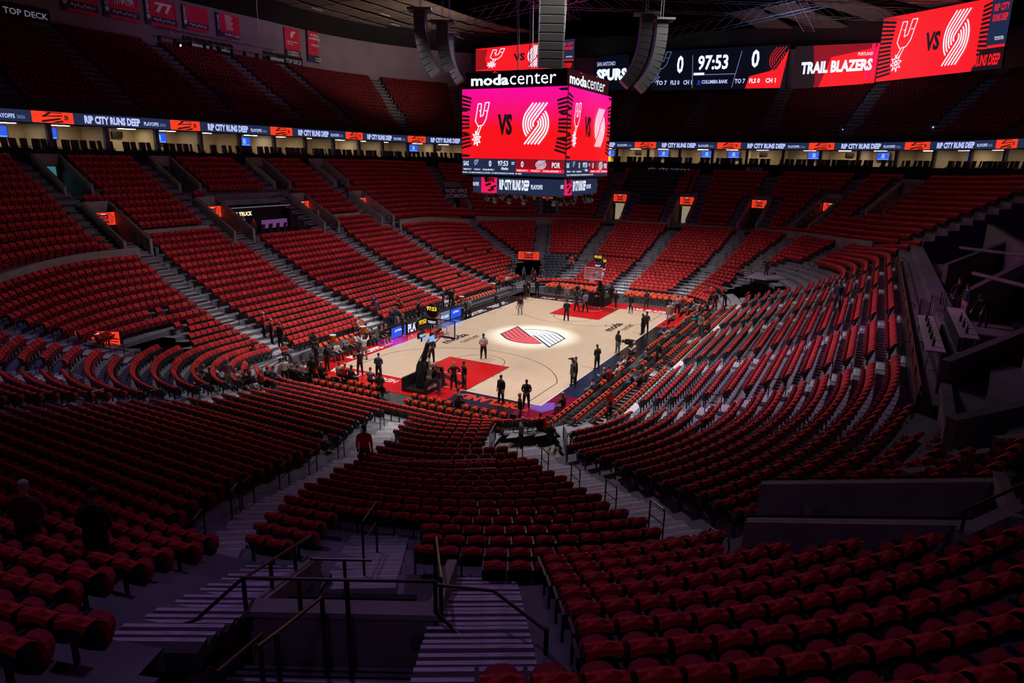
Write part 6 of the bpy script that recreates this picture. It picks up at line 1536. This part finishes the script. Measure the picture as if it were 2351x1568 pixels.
# box seats between the radial walls
for q in range(3):
    bx=[(-25.9+1.0*q*0+.0-0.0,0)]
    for k in range(8):
        x=-27.0+.55*k+1.55*q; y=-27.0-1.05*q-.05*k
        o=dup(PR['fixed']) if 'fixed' in PR else None
        if o: o.location=(x,y,6.2+.42*q); o.rotation_euler=(0,0,PI); o['label']='%s red seat in the %s row of the walled box at right'%(ORD[k],ORD[q]); o['category']='seat'; o['group']='seats of the walled box'
mb=MB(); mb.box((-24,-29.3,5.9),(8,5.6,.4),'tread_side',rz=-.2); struct(mb.build('floor_box'))
# stepped concrete blocks in front of the boxes
for k,(x,y,z) in enumerate(((-33.0,-23.2,6.75),(-32.1,-24.1,7.0),(-31.2,-25.0,7.25),(-30.4,-25.9,7.55),(-29.7,-26.8,7.9))):
    wallseg((x-.45,y+.25),(x+.75,y-.7),4.5,z,4.5,z-.12,.22,'concrete',None,'wall_stepped'); struct(bpy.context.scene.objects['wall_stepped'] if k==0 else COL.objects['wall_stepped.%03d'%k])
# small camera platform in the far right corner and tunnel mouths
cp=thing('camera_platform','small pale camera platform at the dark far right corner','platform',loc=(26.5,-14.2,0))
mb=MB(); mb.prism([(-1.5,1.8),(1.8,1.4),(2.2,-1.8),(-.6,-2.0),(-2.2,-.2)],2.55,2.7,'table_grey'); mb.build('deck',cp)
mb=MB(); 
for x,y in ((-1.3,1.4),(1.6,1.2),(1.9,-1.5),(-.6,-1.7)): mb.tube([(x,y,0),(x,y,2.55)],.05,'rail_metal')
mb.build('leg',cp)
person(26.9,-14.0,2.7,'camera','black','black','blackhair','mid',150,'camera operator in black on the far right corner platform')
for t,lab in ((TUN[0],'far left tunnel mouth under the red screen, dark inside'),(TUN[1],'near right tunnel with concrete floor below the rails'),(TUN[2],'near left tunnel mouth beside the red screen')):
    x0,y0,x1,y1,hw=t; ang=math.atan2(y1-y0,x1-x0); L=math.hypot(x1-x0,y1-y0)
    q=thing('floor_tunnel',lab,'entrance',loc=(x0,y0,0),rz=ang)
    for s_ in ((-1,1) if L>6 else ()): mb=MB(); mb.add([(1.5,s_*(hw+.05),0),(L,s_*(hw+.05),0),(L,s_*(hw+.05),3.0),(1.5,s_*(hw+.05),1.0),(1.5,s_*(hw+.2),0),(L,s_*(hw+.2),0),(L,s_*(hw+.2),3.0),(1.5,s_*(hw+.2),1.0)],[(0,1,2,3),(7,6,5,4),(3,2,6,7),(0,3,7,4)],'black_paint'); mb.build('side_wall',q)
    if L>6: mb=MB(); mb.box((L-2.2,0,1.3),(.1,hw*2,2.6),'black_matte'); mb.build('back_curtain',q)
    mb=MB(); mb.box((L/2,0,.012),(L,hw*2,.02),'concrete'); mb.build('walkway',q)
    for s_ in (-1,1):
        mb=MB(); mb.tube([(1.4,s_*(hw+.12),.1),(1.4,s_*(hw+.12),1.7),(5.5,s_*(hw+.12),2.9)],.03,'rail_metal')
        for k in range(9): mb.tube([(1.4+.5*k,s_*(hw+.12),.6+.15*k),(1.4+.5*k,s_*(hw+.12),1.7+.147*k)],.012,'rail_metal',4)
        mb.build('guard_rail',q)
a=math.atan2(6,13.5); ledsign((25.2,13.05,2.75),a-PI/2,2.6,1.0,'red and black screen above the far left tunnel')
a=math.atan2(6.5,-10.5); ledsign((-24.6,17.5,2.7),math.radians(-62),2.8,1.25,'red and black screen above the near left tunnel')
mb=MB(); 
# yellow and black edge tape of the near right tunnel
for k in range(14): mb.box((-21.0-.30*k,-11.55-.13*k,.03),(.18,.12,.01),'yellow' ,rz=.42)
o=mb.build('floor_tape'); tag(o,'yellow dashed tape along the near right tunnel floor','tape')
# broadcast gear at the right sideline
tp=thing('broadcast_camera','broadcast camera on pedestal with operator seat at midcourt right sideline','camera',loc=(-2.2,-8.9,0))
mb=MB(); mb.tube([(0,0,0),(0,0,1.1)],.07,'black_paint'); mb.box((0,0,.08),(.8,.8,.1),'black_paint'); mb.build('pedestal',tp)
mb=MB(); mb.box((0,0,1.3),(.3,.65,.35),'black_paint'); mb.tube([(0,.3,1.3),(0,.6,1.3)],.11,'black_paint',10); mb.build('camera_head',tp)
person(-2.4,-9.4,.1,'sitlean','white','shortsblack','greyhair','light',95,'seated camera operator in white shirt with crossed black straps')
# stage box in the left stand
bx=thing('hospitality_box','black recessed box with lit lettering in the middle of the left-hand stand','box',loc=(0,28.6,6.3))
mb=MB(); mb.box((0,1.9,1.3),(9.4,.2,2.6),'black_matte'); mb.build('back_panel',bx)
mb=MB(); mb.box((0,0,-.05),(9.4,3.9,.2),'concrete_dark'); mb.build('deck',bx)
for s_ in(-1,1): mb=MB(); mb.box((s_*4.75,.2,1.0),(.2,3.6,2.4),'concrete'); mb.build('side_wall',bx)
mb=MB(); mb.tube([(-4.7,1.7,2.65),(4.7,1.7,2.65)],.05,'e_dimtext'); mb.build('top_rail',bx)
pn=flatpanel((-4.3,1.75,1.25),(-.8,1.75,1.25),(-.8,1.75,2.3),(-4.3,1.75,2.3)); pn.text('lettering',bx,'DAIMLER TRUCK',.0,.58,1,.95,'e_warm',.03); pn.text('lettering',bx,'North America',.1,.05,.75,.4,'e_warm',.0)
mb=MB(); mb.box((1.2,.9,1.0),(3.2,.1,.8),'e_purple'); mb.build('menu_screen',bx)
for k in range(7):
    o=ob('bar_chair',SCH,None,(-3.2+.9*k,27.6,6.35),PI+.1*k); tag(o,'%s chair from the left in the black hospitality box'%ORD[k],'chair','box chairs')
for k,x in enumerate((-3.9,-2.4)): person(x,28.4,6.35,'stand','redb' if k else 'black','black','brownhair','light',-100,'%s person standing in the black hospitality box'%ORD[k])
# sponsor sign boards on the stands
for x,y,z,a,t,w,lab in ((31.5,27.4,9.4,math.radians(-48),'PACIFIC OFFICE\nAUTOMATION',3.4,'black sign reading Pacific Office Automation in the far left stand'),(54.0,-7.5,13.0,math.radians(-97),'BLOCK\nPARTY',2.6,'white block party lettering under the far end suites'),(53.9,4.5,13.0,math.radians(-85),'rip city oregon',7,'dim purple lettering under the far end suites')):
    q=thing('wall_sign',lab,'sign',loc=(x,y,z),rz=a); ls=t.split('\n'); h=.5*len(ls)
    mb=MB(); mb.box((0,.06,0),(w,.08,h*1.5),'black_matte'); mb.build('backing',q); pn=flatpanel((-w/2,0,-h*.65),(w/2,0,-h*.65),(w/2,0,h*.65),(-w/2,0,h*.65))
    for i,l in enumerate(ls): pn.text('lettering',q,l,.06,1-(i+.92)/len(ls),.94,1-(i+.12)/len(ls),'paper' if 'rip' not in t else 'e_dimtext',.03)
# balcony portals
for k,(x,y) in enumerate(BVOM):
    a=BAIS[k]; ang=math.atan2(a[3]-a[1],a[2]-a[0]); z=surf_z('B',x,y)
    q=thing('balcony_entrance','small balcony entrance with a tiny red exit light, %s counted clockwise from the near left'%ordn(k),'entrance',loc=(x,y,z-1.2),rz=ang-PI/2)
    mb=MB(); mb.box((0,.9,1.3),(2.0,.15,.55),'concrete'); mb.build('lintel',q)
    mb=MB(); mb.box((0,.8,.6),(1.8,.1,1.1),'black_matte'); mb.build('opening',q)
    for s_ in(-1,1): mb=MB(); mb.add([(s_*1.0,-1.2,0),(s_*1.0,1,.2),(s_*1.0,1,2.0),(s_*1.0,-1.2,.8),(s_*1.12,-1.2,0),(s_*1.12,1,.2),(s_*1.12,1,2.0),(s_*1.12,-1.2,.8)],[(0,1,2,3),(7,6,5,4),(3,2,6,7),(0,3,7,4)],'concrete_dark'); mb.build('side_wall',q)
    mb=MB(); mb.box((0,.8,1.32),(.3,.04,.16),'e_red'); mb.build('exit_light',q)
    mb=MB(); mb.box((-.95,-.2,1.0),(.08,.03,.05),'e_spark'); mb.build('step_light',q)

q=thing('guard_rail','thin steel rail across the corner block beside the person in red','rail')
mb=MB(); a=(-31.4,-9.0,3.6);b=(-28.6,-12.6,3.5)
for dz in (0,-.35): mb.tube([(a[0],a[1],a[2]+dz),(b[0],b[1],b[2]+dz)],.022,'steel',5)
for t in (0,.33,.66,1): mb.tube([(a[0]+(b[0]-a[0])*t,a[1]+(b[1]-a[1])*t,2.5),(a[0]+(b[0]-a[0])*t,a[1]+(b[1]-a[1])*t,3.6)],.02,'rail_metal',5)
mb.build('frame',q)

q=thing('guard_rail','black rail on the concrete wall climbing at the right edge of the picture','rail')
wallseg((-35.5,-25.4),(-32.6,-28.2),5.0,7.9,5.0,8.9,.25,'concrete',q,'wall_face'); mb=MB(); mb.tube([(-35.5,-25.4,8.3),(-32.6,-28.2,9.3)],.03,'rail_metal')
for t in (0,.33,.66,1): mb.tube([(-35.5+2.9*t,-25.4-2.8*t,7.9+t),(-35.5+2.9*t,-25.4-2.8*t,8.3+t)],.03,'rail_metal')
mb.build('rail',q)

mb=MB(); mb.box((0,0,0),(40,.42,.34),'nosing'); o=mb.build('trim_kerb',None,False,(.5,-13.3,.90)); struct(o)

mb=MB(); mb.prism([(-17.8,-8.9),(-19.8,-7.6),(-26,-10.5),(-25,-14),(-20.5,-13.6)],.0,.03,'concrete'); struct(mb.build('floor_corner'))
mb=MB(); mb.prism([(19.6,8.6),(21.5,7.6),(30,11),(29,17),(20,13.5)],.0,.03,'concrete_dark'); struct(mb.build('floor_corner'))
